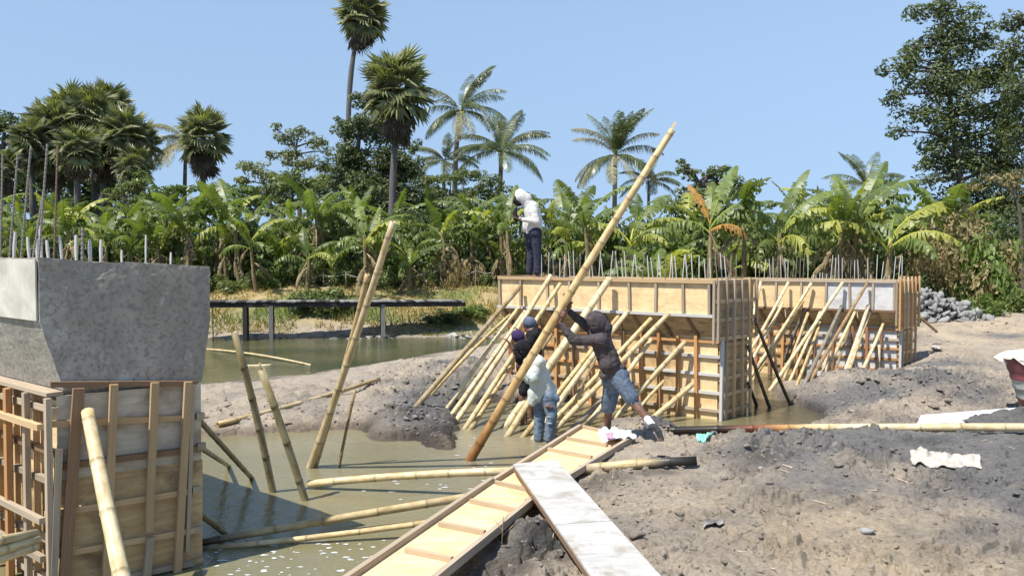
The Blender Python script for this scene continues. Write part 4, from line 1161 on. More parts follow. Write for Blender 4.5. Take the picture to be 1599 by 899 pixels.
blanket('cloth_sack', [G(1421,712,zg), G(1530,724,zg), G(1532,740,zg), G(1424,732,zg)], 44, 18, .075, .012, M['cloth'], 'crumpled dirty white sack lying on the grey clay at the right', 'sack', 5)
o = blanket('plastic_bag', [G(934,674,.43), G(984,671,.43), G(994,685,.43), G(940,692,.43)], 18, 12, .085, .006, M['bag_white'], 'white plastic bag with a pink mark on the end of the framed panel', 'plastic bag', 9, .6)
pm = blanket('print_mark', [G(945,677,.52), G(957,676,.52), G(958,684,.52), G(948,685,.52)], 5, 4, .02, .004, M['pink'], None, None, 4, .5)
pm.parent = o
blanket('plastic_scrap', [G(1085,688,.44), G(1116,678,.44), G(1121,687,.44), G(1092,697,.44)], 12, 8, .07, .004, M['teal'], 'scrap of teal green plastic on the mud by the charred pole', 'plastic scrap', 2, 1.0)
blanket('paper_scrap', [G(1452,539,.6), G(1466,541,.6), G(1472,546,.6), G(1458,545,.6)], 5, 3, .05, .01, M['cloth'], 'small white scrap on the pale ground behind the mud mound', 'scrap', 12)
blanket('plastic_scrap', [G(1098,812,.5), G(1130,816,.5), G(1132,824,.5), G(1100,824,.5)], 8, 5, .04, .004, M['litter'], 'dull grey plastic scrap trodden into the near mud', 'plastic scrap', 15)
# white painted sheet lying behind the long pole
SH = thing('white_sheet', G(1530, 655, .6), 'long white panel lying on the mud behind the bamboo pole, under the drum', 'panel')
s0, s1, s2, s3 = G(1432,663,.58), G(1640,657,.62), G(1640,634,.72), G(1438,650,.66)
prism('panel_face', [s0, s1, s2, s3], [p + Vector((0, 0, .02)) for p in (s0, s1, s2, s3)], M['sheet'], SH)
bar('panel_edge', s0 + Vector((0, -.005, -.03)), s1 + Vector((0, -.005, -.03)), .06, .02, (0, -1, 0), M['sheet'], SH)
# heap of clay on the sheet
r_ = np.random.RandomState(8)
def heap(name, c, rx, ry, h, label, seed):
    n = 40; V = []; C = []
    for i in range(n + 1):
        for j in range(n + 1):
            x, y = (j / n * 2 - 1), (i / n * 2 - 1)
            rr_ = math.hypot(x, y); pr = max(0, 1 - rr_) ** .8
            k = pr * h * (1 + .5 * mnoise.noise(Vector((x * 3 + seed, y * 3, 0)))) + (.05 * mnoise.noise(Vector((x * 9, y * 9, seed))) if pr > 0 else 0)
            V.append((c.x + x * rx, c.y + y * ry, c.z + k - .03)); C.append((.14, .135, .13, 0))
    idx = np.arange((n + 1) ** 2).reshape(n + 1, n + 1)
    f = np.stack([idx[:-1, :-1], idx[:-1, 1:], idx[1:, 1:], idx[1:, :-1]], -1).reshape(-1, 4)
    return tag(obj(name, mesh_np(name, V, f, M['ground'], True, C)), label, 'clay heap')
heap('clay_heap', G(1585, 655, .66), .62, .35, .17, 'low heap of grey clay on the white panel', 3)
heap('clay_heap', G(1022, 664, .30), .34, .3, .16, 'small rugged mud heap behind the front foot of the striding worker', 9)
heap('clay_heap', G(700, 693, -.02), .12, .1, .14, 'small dark mud stump at the tip of the spit', 5)
# steel drum, lower half, narrowed at its foot, with a sack over the top
DR = thing('steel_drum', G(1608, 640, .6), 'dented red and white striped drum with a pale sack over its mouth', 'drum')
dc = G(1641, 642, .6)
def drum():
    n = 28; V, Fc, C = [], [], []
    prof = [(z, .35 + .33 * z + b) for z, b in ((0, 0), (.03, .01), (.20, 0), (.215, .013), (.23, 0), (.36, 0), (.375, .013), (.39, 0), (.50, 0), (.515, .012), (.53, 0), (.60, 0), (.66, .01), (.72, 0), (.78, 0), (.80, .012))]
    bands = [(0, .215, (.30, .035, .04)), (.215, .50, (.50, .50, .47)), (.50, .9, (.30, .035, .045))]
    for k, (z, r) in enumerate(prof):
        for j in range(n):
            a = 2 * math.pi * j / n
            fold = 1 + .05 * math.cos(a * 6) * (z / .8)
            V.append((math.cos(a) * r * fold, math.sin(a) * r * fold, z))
    me_parts = []
    for (lo, hi, c) in bands:
        pass
    for i in range(len(prof) - 1):
        for j in range(n): Fc.append((i * n + j, i * n + (j + 1) % n, (i + 1) * n + (j + 1) % n, (i + 1) * n + j))
    me = mesh_np('drum_wall', V, Fc, None, True)
    mr = simple("drum_paint_red", (.085, .03, .032), (.20, .055, .06), 5, .45, .004, .5)
    mw = simple("drum_paint_white", (.20, .22, .22), (.38, .38, .34), 5, .5, .004, .5)
    me.materials.append(mr); me.materials.append(mw)
    for i in range(len(prof) - 1):
        zc = (prof[i][0] + prof[i + 1][0]) / 2
        for j in range(n): me.polygons[i * n + j].material_index = 1 if .23 < zc < .50 else 0
    for ln in range(5):
        pass
    return me, mr, mw
dme, mr, mw = drum()
dl = obj('drum_wall', dme, DR, Matrix.Translation(dc + Vector((0, 0, -.05))))
# lettering on the pale band: a large E and a boxed mark beside it
def arcbox(name, a0, a1, z0, z1, mat):
    n = 4; V = []
    for rr_ in (0, .012):
        for i in range(n + 1):
            a = a0 + (a1 - a0) * i / n
            for z in (z0, z1):
                r = (.35 + .33 * z) * 1.03 + .012 + rr_
                V.append((math.cos(a) * r, math.sin(a) * r, z))
    Fc = []
    for i in range(n):
        b = i * 2; t = (n + 1) * 2
        Fc += [(t + b, t + b + 2, t + b + 3, t + b + 1), (b, b + 1, t + b + 1, t + b), (b + 2, t + b + 2, t + b + 3, b + 3), (b, t + b, t + b + 2, b + 2), (b + 1, b + 3, t + b + 3, t + b + 1)]
    return obj(name, mesh_np(name, V, Fc, mat), DR, Matrix.Translation(dc + Vector((0, 0, -.05))))
dk = M['navy']
aE = math.radians(-112)
s = .10
for (u0, u1, z0, z1) in ((0, .03, .30, .42), (.03, .12, .40, .42), (.03, .12, .35, .37), (.03, .12, .30, .32)):
    arcbox('letter', aE + u0 * 3.0, aE + u1 * 3.0, z0, z1, dk)
for (u0, u1, z0, z1) in ((.15, .17, .30, .42), (.24, .26, .30, .42), (.17, .24, .40, .42), (.17, .24, .30, .32)):
    arcbox('letter', aE + u0 * 3.0, aE + u1 * 3.0, z0, z1, mr)
# light on the pleats of the upper red band, painted as white strokes
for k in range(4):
    arcbox('painted_glint', math.radians(-150), math.radians(-125), .545 + k * .05, .555 + k * .05, mw)
def sack_top():
    n, m = 32, 8; V, Fc = [], []
    for i in range(m + 1):
        f = i / m
        for j in range(n):
            a = 2 * math.pi * j / n
            r = .66 * f * (1 + .08 * math.sin(a * 3 + 1) + .05 * math.sin(a * 8))
            z = .13 * (1 - f ** 1.5) + .03 * math.sin(a * 5 + f * 4) * f - (.05 * (1 + math.sin(a * 9)) if i == m else 0)
            V.append((math.cos(a) * r, math.sin(a) * r, z))
    for i in range(m):
        for j in range(n): Fc.append((i * n + j, (i + 1) * n + j, (i + 1) * n + (j + 1) % n, i * n + (j + 1) % n))
    o = obj('sack', mesh_np('sack', V, Fc, M['sack'], True), None, Matrix.Translation(dc + Vector((0, 0, .76))))
    md = o.modifiers.new("t", 'SOLIDIFY'); md.thickness = .015
    return tag(o, 'pale woven sack sagging over the mouth of the red and white drum', 'sack')
sack_top()

# stone heap
ST = thing('stone_pile', G(1495, 500, .9), 'heap of broken blue-grey quarry stones at the end of the far pier', 'stone heap')
sm = []
for i in range(7):
    vs, fs = lump_mesh(900 + i, 2); vs *= 1.25
    sm.append(mesh_np("quarry_stone", vs, fs, M['stone']))
rs = random.Random(21)
base = G(1494, 502, .95)
cnt = 0
for layer, (z, wx, wy, n) in enumerate([(.06, 1.35, 1.0, 70), (.22, 1.15, .85, 62), (.38, .95, .7, 50), (.54, .70, .5, 34), (.68, .45, .3, 16), (.78, .2, .15, 5)]):
    for k in range(n):
        a = rs.uniform(0, 6.28); q = math.sqrt((k + .5) / n) if layer == 0 else math.sqrt(rs.random())
        x, y = base.x + math.cos(a) * wx * q - .12 * layer, base.y + .7 + math.sin(a) * wy * q
        s = rs.uniform(.085, .15)
        e = (rs.uniform(0, 6.28), rs.uniform(0, 6.28), rs.uniform(0, 6.28))
        Mx = Matrix.Translation((x, y, .93 + z + rs.uniform(-.05, .05))) @ Matrix.Rotation(e[0], 4, 'X') @ Matrix.Rotation(e[1], 4, 'Y') @ Matrix.Diagonal((s * 1.25, s, s * .7, 1))
        obj('stone', sm[rs.randrange(7)], ST, Mx); cnt += 1

# shoe print slop: a lost black sandal by the blackened pole end
def sandal(name, loc, rz, s, label, cat):
    T = thing(name, loc, label, cat)
    n = 14; prof = []
    for i in range(n):
        a = 2 * math.pi * i / n; x = math.cos(a) * .13; y = math.sin(a) * (.045 + .008 * math.cos(a)); prof.append((x, y))
    Mx = Matrix.Translation(loc) @ Matrix.Rotation(rz, 4, 'Z')
    prism('sole', [Mx @ Vector((x, y, 0)) for x, y in prof], [Mx @ Vector((x, y, .022)) for x, y in prof], M['shoe'], T)
    for sgn in (1, -1):
        bar('strap', Mx @ Vector((.07, 0, .03)), Mx @ Vector((-.01, .042 * sgn, .028)), .014, .012, (0, 0, 1), M['black_knit'], T)
p = G(1030, 712, .46); sandal('sandal', Vector((p.x, p.y, ground_z(p.x, p.y) + .01)), .3, 1, 'lost black sandal on the mud just above the blackened bamboo end', 'sandal')

# ------------------------------------------------------------------ footbridge over the far channel
FB = thing('footbridge', G(540, 530, 0), 'dark weathered timber footbridge on thin posts across the far channel', 'footbridge')
DZ = 1.30
A0, A1 = P(318, 468, 26.3), P(727, 474, 28.2)
A0.z = DZ; A1.z = 1.22
dv = (A1 - A0); Ld = dv.length; dn_ = dv.normalized(); sd_ = Vector((-dn_.y, dn_.x, 0))
A0 = A0 - dn_ * 3; Ld += 3
for k in (0, 1):
    bar('beam', A0 + sd_ * (.9 * k) + Vector((0, 0, -.11)), A0 + dn_ * Ld + sd_ * (.9 * k) + Vector((0, 0, -.11)), .08, .14, upv, M['bridge'], FB)
nb = int(Ld / .16)
for i in range(nb):
    c0 = A0 + dn_ * (.16 * i + .08)
    j = rs.uniform(-.03, .03)
    bar('plank', c0 - sd_ * (.08 + j) + Vector((0, 0, rs.uniform(-.012, .012))), c0 + sd_ * (1.0 + j), .15, .035, upv, M['bridge_top'] if rs.random() < .6 else M['bridge'], FB)
for px, py, w in ((382, 537, .13), (423, 535, .13), (598, 527, .13), (556, 527, .1), (332, 533, .03)):
    p = PL(px, 470, A0, sd_); p.z = DZ - .16
    if px == 556: p = p + sd_ * .8
    bar('post', p, Vector((p.x, p.y, -.5)), w, w * .9, sd_, M['bridge'] if px != 423 and px != 598 else M['bridge_top'], FB)
    if w > .1: bar('brace', p + sd_ * .8, Vector((p.x, p.y, -.4)) + sd_ * .8, .1, .1, sd_, M['bridge'], FB)

# little stake fence with a rope on the far bank
FE = thing('stake_fence', P(700, 440, 33.5), 'low stake and rope fence along the far bank behind the footbridge', 'fence')
pts = []
for px, h in ((470, .7), (505, .6), (540, .7), (575, .6), (628, .65), (662, .7), (688, .9), (716, .6), (742, .8), (770, .7)):
    Y = 33.5; x = (px - 799.5) / FPX * Y; z = ground_z(x, Y)
    a, b = Vector((x, Y, z - .1)), Vector((x + rs.uniform(-.05, .05), Y, z + h)); pts.append(b - Vector((0, 0, .12)))
    rod('stake', a, b, .028, M['stick_old'], FE, 1)
for a, b in zip(pts[:-1], pts[1:]):
    mid = (a + b) / 2 - Vector((0, 0, .08)); rod('rope', a, mid, .014, M['stick_pale'], FE, 1); rod('rope', mid, b, .014, M['stick_pale'], FE, 1)

# litter washed up along the far bank
def litter():
    r = np.random.RandomState(5); V, Fc, C = [], [], []; off = 0
    for i in range(170):
        cx = r.choice([r.uniform(330, 780), r.uniform(500, 590), r.uniform(700, 760), r.uniform(700, 770), r.uniform(560, 620)]); row = r.uniform(517, 527)
        g = G(cx, row, .05 + (527 - row) * .015); s = r.uniform(.04, .13)
        z = ground_z(g.x, g.y) + .03
        q = r.normal(scale=.5, size=(4, 3)) * s + np.array([[-s, -s, 0], [s, -s, 0], [s, s, 0], [-s, s, 0]]) * .7
        q = q + np.array([g.x, g.y, z + s * .4]); V.append(q); Fc.append([off, off + 1, off + 2]); Fc.append([off, off + 2, off + 3]); off += 4
    me = mesh_np('litter', np.concatenate(V), np.array(Fc), M['litter'])
    tag(obj('litter', me), 'pale plastic litter washed up under the far bank', 'litter', kind='stuff')
litter()
# froth drifting on the near water
def froth():
    r = np.random.RandomState(15); V, Fc = [], []; off = 0
    for i in range(150):
        if r.rand() < .85: cx, row = r.uniform(290, 620), r.uniform(838, 899)
        else: cx, row = r.uniform(560, 800), r.uniform(745, 790)
        if r.rand() < .12: cx, row = r.uniform(700, 900), r.uniform(680, 730)
        g = G(cx, row, 0)
        if ground_z(g.x, g.y) > -.05: continue
        n = 9; s = r.uniform(.005, .022) * (1 if row > 800 else 1.1); el = r.uniform(1, 2.6)
        V.append([g.x, g.y, .010])
        for j in range(n):
            a = 2 * math.pi * j / n; q = s * r.uniform(.55, 1.2)
            V.append([g.x + math.cos(a) * q * el, g.y + math.sin(a) * q, .004])
        for j in range(n): Fc.append([off, off + 1 + j, off + 1 + (j + 1) % n])
        off += n + 1
    tag(obj('water_foam', mesh_np('water_foam', V, np.array(Fc), M['foam'], True)), 'white froth flecks drifting on the near water', 'foam', kind='stuff')
froth()

# bits of twig, split bamboo and chips trodden into the near mud
def debris():
    r = np.random.RandomState(31); V, Fc = [], []
    def stick(a, b, w):
        d = (b - a).normalized(); s = d.cross(Vector((0, 0, 1))).normalized() * w; u = Vector((0, 0, w)); n = len(V)
        for p in (a, b): V.extend([tuple(p - s), tuple(p + u), tuple(p + s), tuple(p - u)])
        Fc.extend([(n, n + 4, n + 5, n + 1), (n + 1, n + 5, n + 6, n + 2), (n + 2, n + 6, n + 7, n + 3), (n + 3, n + 7, n + 4, n)])
    for i in range(38):
        px, row = r.uniform(860, 1599), r.uniform(690, 899) if i % 3 else r.uniform(560, 690)
        g = G(px, row, .5); z = ground_z(g.x, g.y)
        if z < .15: continue
        a = r.uniform(0, 6.28); L = r.uniform(.03, .16); q = Vector((math.cos(a) * L, math.sin(a) * L, 0))
        p0 = Vector((g.x, g.y, z + .012)); p1 = p0 + q; p1.z = ground_z(p1.x, p1.y) + r.uniform(.01, .03)
        stick(p0, p1, r.uniform(.003, .009))
    tag(obj('debris', mesh_np('debris', V, Fc, M['stick_old'])), 'twigs, chips and bamboo splinters trodden into the mud', 'debris', kind='stuff')
debris()
_t = G(783, 876, .2); _tz = ground_z(_t.x, _t.y)
T_ = thing('twig', (_t.x, _t.y, _tz), 'thin dry twig standing in wet mud between the framed panel and the white board', 'twig')
_p0 = Vector((_t.x, _t.y, _tz - .03)); _top = P(786, 806, _t.y - .05)
rod('stem', _p0, _top, .004, M['stick_new'], T_, 1)
for _f, _dx in ((.45, .10), (.6, -.07), (.8, .05)):
    _m = _p0.lerp(_top, _f); rod('side_shoot', _m, _m + Vector((_dx, .02, .09)), .0028, M['stick_new'], T_, 1)
for _px, _row, _s, _lab in ((1356, 831, .055, 'dark rounded stone on the pale mud at the centre of the near bank'), (1297, 797, .03, 'small dark stone left of the dark rounded one on the near bank'), (1190, 735, .05, 'grey stone lying below the blackened bamboo end')):
    _g = G(_px, _row, .5); _z = ground_z(_g.x, _g.y)
    _vs, _fs = lump_mesh(_px, 2)
    tag(obj('stone', mesh_np('stone', _vs * _s * np.array([1.2, 1, .7]) + np.array([_g.x, _g.y, _z + _s * .35]), _fs, M['stone'], True)), _lab, 'stone')

# ------------------------------------------------------------------ vegetation
def tube_geo(V, Fc, path, radii, sides=7):
    base = len(V); n = len(path)
    path = [Vector(p) for p in path]
    for i, (p, r) in enumerate(zip(path, radii)):
        d = (path[min(i + 1, n - 1)] - path[max(i - 1, 0)]).normalized()
        a = d.cross(Vector((.31, .95, .1))).normalized(); b = d.cross(a)
        for j in range(sides):
            t = 2 * math.pi * j / sides; q = p + a * (math.cos(t) * r) + b * (math.sin(t) * r)
            V.append(tuple(q))
    for i in range(n - 1):
        for j in range(sides):
            Fc.append((base + i * sides + j, base + i * sides + (j + 1) % sides, base + (i + 1) * sides + (j + 1) % sides, base + (i + 1) * sides + j))
def curve_pts(pts, n):
    pts = [Vector(p) for p in pts]
    if len(pts) == 2: return [pts[0].lerp(pts[1], i / n) for i in range(n + 1)]
    out = []
    for i in range(n + 1):
        t = i / n * (len(pts) - 1); k = min(int(t), len(pts) - 2); f = t - k
        p0 = pts[max(k - 1, 0)]; p1 = pts[k]; p2 = pts[k + 1]; p3 = pts[min(k + 2, len(pts) - 1)]
        out.append(.5 * ((2 * p1) + (p2 - p0) * f + (2 * p0 - 5 * p1 + 4 * p2 - p3) * f * f + (3 * p1 - p0 - 3 * p2 + p3) * f ** 3))
    return out
def arc(L, n, pitch0, pitch1, yaw=0.0, pw=1.0):
    """points along an arching rachis in XZ: start elevation pitch0, end pitch1"""
    p = Vector((0, 0, 0)); out = [p.copy()]
    for i in range(n):
        f = ((i + .5) / n) ** pw; e = pitch0 + (pitch1 - pitch0) * f; y = yaw * f
        p = p + Vector((math.cos(e) * math.cos(y), math.cos(e) * math.sin(y), math.sin(e))) * (L / n); out.append(p.copy())
    return out

def banana_leaf(seed, mat, pitch0, pitch1, L=2.1, W=.34, torn=.5, droop=.5):
    torn = min(.95, torn + .25)
    r = random.Random(seed); n = 22; pts = arc(L, n, pitch0, pitch1, r.uniform(-.25, .25), 1.25)
    V, Fc, C = [], [], []
    def add(p, c): V.append(tuple(p)); C.append((c, c, c * .95, 1)); return len(V) - 1
    pet = 3
    for side in (1, -1):
        gap = 0.0; sag = droop * r.uniform(.7, 1.2)
        for i in range(pet, n):
            f = (i - pet) / (n - pet); f1 = (i + 1 - pet) / (n - pet)
            if r.random() < torn * .12: continue
            w0 = W * (math.sin(math.pi * min(f * .93 + .05, 1)) ** .55); w1 = W * (math.sin(math.pi * min(f1 * .93 + .05, 1)) ** .55)
            t = (pts[i + 1] - pts[i]).normalized(); lat = Vector((-t.y, t.x, 0)).normalized() * side; up = lat.cross(t) * side
            tear = r.random() < torn
            s = sag * (r.uniform(.55, 1.8) if tear else 1) ; sweep = r.uniform(-.05, .5)
            def edge(p, w):
                m = p + lat * (w * .5) + up * (w * .10) + t * (w * .12)
                e = p + lat * (w * (.98 - .35 * s)) - Vector((0, 0, 1)) * (w * s) + t * (w * sweep)
                return m, e
            k = r.uniform(.86, 1.12)
            a0, e0 = edge(pts[i], w0); shrink = r.uniform(.55, .85) if tear else .98
            pe = pts[i].lerp(pts[i + 1], shrink); a1, e1 = edge(pe, w0 + (w1 - w0) * shrink)
            q = [add(pts[i], k), add(pts[i + 1], k), add(a1, k), add(a0, k)]
            e = [add(e1, k * .92), add(e0, k * .92)]
            if side > 0: Fc += [tuple(q), (q[3], q[2], e[0], e[1])]
            else: Fc += [tuple(q[::-1]), (q[2], q[3], e[1], e[0])]
    b0 = len(V)
    tube_geo(V, Fc, pts[::3] + [pts[-1]], [.035, .026, .020, .015, .011, .008, .006, .004, .003][:len(pts[::3]) + 1], 4)
    while len(C) < len(V): C.append((1.9, 1.8, 1.4, 1))
    return mesh_np('banana_leaf', V, Fc, mat, True, C)
BL = {}
def bleafs():
    rad = math.radians
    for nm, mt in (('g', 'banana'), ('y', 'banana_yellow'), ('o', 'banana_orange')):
        BL[nm] = [banana_leaf(11, M[mt], rad(78), rad(35), 2.3, .31, .25, .35), banana_leaf(12, M[mt], rad(70), rad(0), 2.3, .34, .5, .5),
                  banana_leaf(13, M[mt], rad(62), rad(-30), 2.2, .34, .6, .7), banana_leaf(14, M[mt], rad(50), rad(-55), 2.1, .33, .7, .8),
                  banana_leaf(15, M[mt], rad(66), rad(-10), 2.4, .36, .35, .45), banana_leaf(16, M[mt], rad(40), rad(-75), 1.9, .30, .9, .9)]
    BL['d'] = [banana_leaf(17, M['banana_dry'], rad(-20), rad(-92), 1.5, .17, .9, 1.1), banana_leaf(18, M['banana_dry'], rad(-55), rad(-95), 1.35, .15, .9, 1.2)]
bleafs()
def stem_mesh(h, r, seed):
    rr_ = random.Random(seed); V, Fc = [], []
    lx, ly = rr_.uniform(-.15, .15), rr_.uniform(-.15, .15)
    pts = [(lx * t * t * h * .5, ly * t * t * h * .5, h * t) for t in (0, .15, .35, .6, .85, 1, 1.12)]
    tube_geo(V, Fc, pts, [r * 1.15, r, r * .9, r * .75, r * .6, r * .5, r * .2], 8)
    return mesh_np('banana_stem', V, Fc, M['stem'], True)
SM = [stem_mesh(1.0, .105 + .01 * i, i) for i in range(3)]
_bseed = [0]
GBN = 'banana plants of the thicket beyond the water'
def banana(x, y, h, n, label, s=1.0, kinds='ggggggg', dry=4, leaves=None, group=GBN, name='banana_plant'):
    _bseed[0] += 1; r = random.Random(_bseed[0] * 7 + 1)
    z = ground_z(x, y) - .05
    T = thing(name, (x, y, z), label, 'banana plant', group)
    if not leaves: T.rotation_euler = (r.uniform(-.13, .13), r.uniform(-.13, .13), 0)
    o = bpy.data.objects.new('stem', SM[_bseed[0] % 3]); link(o, T); o.scale = (s, s, h); o.rotation_euler = (0, 0, r.uniform(0, 6.28))
    yaw = r.uniform(0, 6.28)
    lv = leaves or []
    if not leaves:
        for i in range(n):
            yaw += 2.399 + r.uniform(-.3, .3)
            f = i / n
            lv.append((yaw, r.choice([0, 1, 4]) if f < .35 else r.choice([1, 2, 4]) if f < .7 else r.choice([2, 3, 5]), r.choice(kinds), r.uniform(.8, 1.1)))
    for i, (yw, var, kd, sc) in enumerate(lv):
        o = bpy.data.objects.new('leaf', BL[kd][var]); link(o, T)
        o.location = (0, 0, h * (1.02 - .02 * i)); o.rotation_euler = (r.uniform(-.35, .35), r.uniform(-.15, .15), yw); o.scale = (s * sc, s * sc * r.uniform(.75, 1.05), s * sc)
    for i in range(dry):
        o = bpy.data.objects.new('dry_leaf', BL['d'][i % 2]); link(o, T)
        o.location = (0, 0, h * r.uniform(.55, .97)); o.rotation_euler = (r.uniform(-.2, .2), 0, r.uniform(0, 6.28)); o.scale = (s * r.uniform(.7, 1.1),) * 3
    return T
def bpos(px, Y): return (px - 799.5) / FPX * Y
rad = math.radians
# the ones that can be told apart
banana(bpos(572, 31.5), 31.5, 2.35, 9, 'tall banana plant behind the crossed bamboo poles, two pale leaves arching right', 1.0,
       leaves=[(rad(95), 0, 'g', 1.0), (rad(20), 1, 'g', 1.0), (rad(-8), 2, 'y', .95), (rad(2), 2, 'g', 1.0), (rad(10), 4, 'y', .8), (rad(-20), 3, 'g', 1.0), (rad(150), 1, 'g', .9), (rad(-60), 3, 'y', .7), (rad(60), 0, 'g', .9), (rad(190), 3, 'g', .8)], dry=5)
banana(bpos(480, 31), 31, 1.75, 8, 'short banana plant with brown hanging sheaths above the footbridge', .85, leaves=[(rad(170), 1, 'g', .8), (rad(10), 2, 'g', .9), (rad(30), 1, 'g', .8), (rad(-20), 3, 'y', .8), (rad(100), 0, 'g', .8), (rad(200), 3, 'g', .8)], dry=6)
banana(bpos(400, 33), 33, 2.0, 8, 'banana plant with pale stem above the middle posts of the footbridge', .9, kinds='gggy', dry=5)
banana(bpos(165, 34), 34, 2.0, 8, 'banana plant with a broad yellow leaf above the near concrete pier', 1.0, leaves=[(rad(178), 1, 'y', 1.15), (rad(165), 2, 'y', 1.0), (rad(20), 1, 'g', 1.0), (rad(90), 0, 'g', .9), (rad(-30), 3, 'g', 1), (rad(-120), 3, 'g', .9)])
banana(bpos(795, 33), 33, 2.6, 8, 'banana plant with a pale leaf behind the masked worker on the pier', 1.0, leaves=[(rad(10), 1, 'g', 1.0), (rad(5), 2, 'y', .9), (rad(170), 1, 'g', 1), (rad(80), 0, 'g', 1), (rad(120), 0, 'g', 1), (rad(-100), 3, 'g', .9)])
banana(bpos(1108, 27.5), 27.5, 2.75, 8, 'big banana plant with an upright orange dying leaf and thick pale stem', 1.12, dry=2,
       leaves=[(rad(112), 0, 'o', .66), (rad(55), 0, 'g', 1.0), (rad(22), 1, 'g', 1.0), (rad(8), 2, 'g', 1.05), (rad(-5), 3, 'g', 1.0), (rad(-25), 5, 'o', .7), (rad(160), 3, 'g', .8), (rad(80), 0, 'g', .9)])
banana(bpos(1214, 27), 27, 2.3, 8, 'banana plant with upright fanned leaves over the far pier top', 1.05, dry=2,
       leaves=[(rad(30), 0, 'g', 1.1), (rad(8), 4, 'g', 1.1), (rad(-15), 2, 'y', 1.0), (rad(172), 2, 'g', .9), (rad(100), 0, 'g', .7), (rad(-70), 5, 'y', 1.0), (rad(0), 3, 'g', 1.0), (rad(-130), 5, 'g', 1.0)])
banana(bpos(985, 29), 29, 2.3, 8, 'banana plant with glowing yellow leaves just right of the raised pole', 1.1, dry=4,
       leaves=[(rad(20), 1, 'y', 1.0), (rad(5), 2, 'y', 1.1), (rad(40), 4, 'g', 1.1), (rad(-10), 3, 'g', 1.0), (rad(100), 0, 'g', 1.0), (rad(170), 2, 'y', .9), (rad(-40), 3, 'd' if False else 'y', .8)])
banana(bpos(885, 31), 31, 2.4, 9, 'banana plant with dark upright leaves left of the raised pole', 1.1, dry=4,
       leaves=[(rad(95), 0, 'g', 1.2), (rad(75), 0, 'g', 1.1), (rad(110), 0, 'g', .9), (rad(30), 4, 'g', 1.1), (rad(190), 3, 'g', .9), (rad(-30), 3, 'g', 1.0), (rad(-110), 3, 'y', .8)])
banana(bpos(1335, 28), 28, 2.7, 9, 'tallest banana plant of the group behind the far pier, long leaves arching right', 1.02, dry=3,
       leaves=[(rad(70), 0, 'g', 1.1), (rad(60), 0, 'g', 1.2), (rad(15), 1, 'g', 1.2), (rad(5), 4, 'g', 1.3), (rad(120), 0, 'g', .9), (rad(-10), 2, 'g', 1.2), (rad(-40), 3, 'y', 1.1), (rad(170), 4, 'y', 1.0), (rad(200), 3, 'g', 1.0)])
banana(bpos(1385, 26), 26, 2.0, 9, 'banana plant with drooping yellow green leaves by the lattice end', 1.15, dry=2,
       leaves=[(rad(20), 1, 'y', 1.1), (rad(0), 2, 'y', 1.1), (rad(170), 2, 'y', 1.1), (rad(60), 4, 'g', 1.1), (rad(-30), 3, 'y', 1.0), (rad(-70), 3, 'g', 1.0), (rad(150), 1, 'g', 1.1)])
rb = random.Random(77)
MARKS = [(-40, 'the steel bars at the far left'), (70, 'the tallest steel bars'), (150, 'the short bar stubs'), (230, 'the single thin bar on the near pier'), (300, 'the right end of the near pier'), (352, 'the left footbridge post'), (400, 'the paired footbridge posts'),
         (450, 'the bushy bank shrub'), (520, 'the right side of the bank shrub'), (580, 'the top of the crossed poles'), (640, 'the tip of the long pale pole'), (700, 'the rope fence'), (755, 'the left end of the middle pier'), (800, 'the masked worker'), (850, 'the first bars of the middle pier'),
         (905, 'the lower raised pole'), (960, 'the middle of the raised pole'), (1020, 'the tip of the raised pole'), (1075, 'the centre bars of the middle pier'), (1120, 'the orange banana leaf'), (1165, 'the corner of the middle pier'), (1215, 'the left tan panels of the far pier'),
         (1270, 'the gap before the grey panels'), (1330, 'the grey panels of the far pier'), (1400, 'the lattice end of the far pier'), (1460, 'the stone heap'), (1540, 'the green bush by the stones'), (1620, 'the right edge trees')]
def near_mark(px): return min(MARKS, key=lambda m: abs(m[0] - px))[1]
row = [(x, rb.uniform(34, 41)) for x in range(-60, 860, 22)] + [(x, rb.uniform(30, 38)) for x in range(850, 1500, 26)] + [(x, rb.uniform(26.5, 29)) for x in (930, 1040, 1160, 1275, 1300, 1420, 1460)] + [(x, rb.uniform(33, 34.5)) for x in (240, 300, 345, 440, 520, 640, 690, 735, 770)]
for i, (x, Y) in enumerate(row):
    x += rb.uniform(-9, 9)
    h = rb.choice([rb.uniform(.7, 1.4), rb.uniform(1.6, 2.9), rb.uniform(1.8, 3.0)])
    lab = ('low' if h < 1.4 else 'mid-height' if h < 2.2 else 'tall') + (' banana plant in the front row above ' if Y < 35 else ' banana plant deep in thicket above ') + near_mark(x)
    banana(bpos(x, Y), Y, h, rb.randint(7, 9), lab, rb.uniform(.9, 1.12), kinds='gggggggggggy', dry=rb.randint(4, 8))

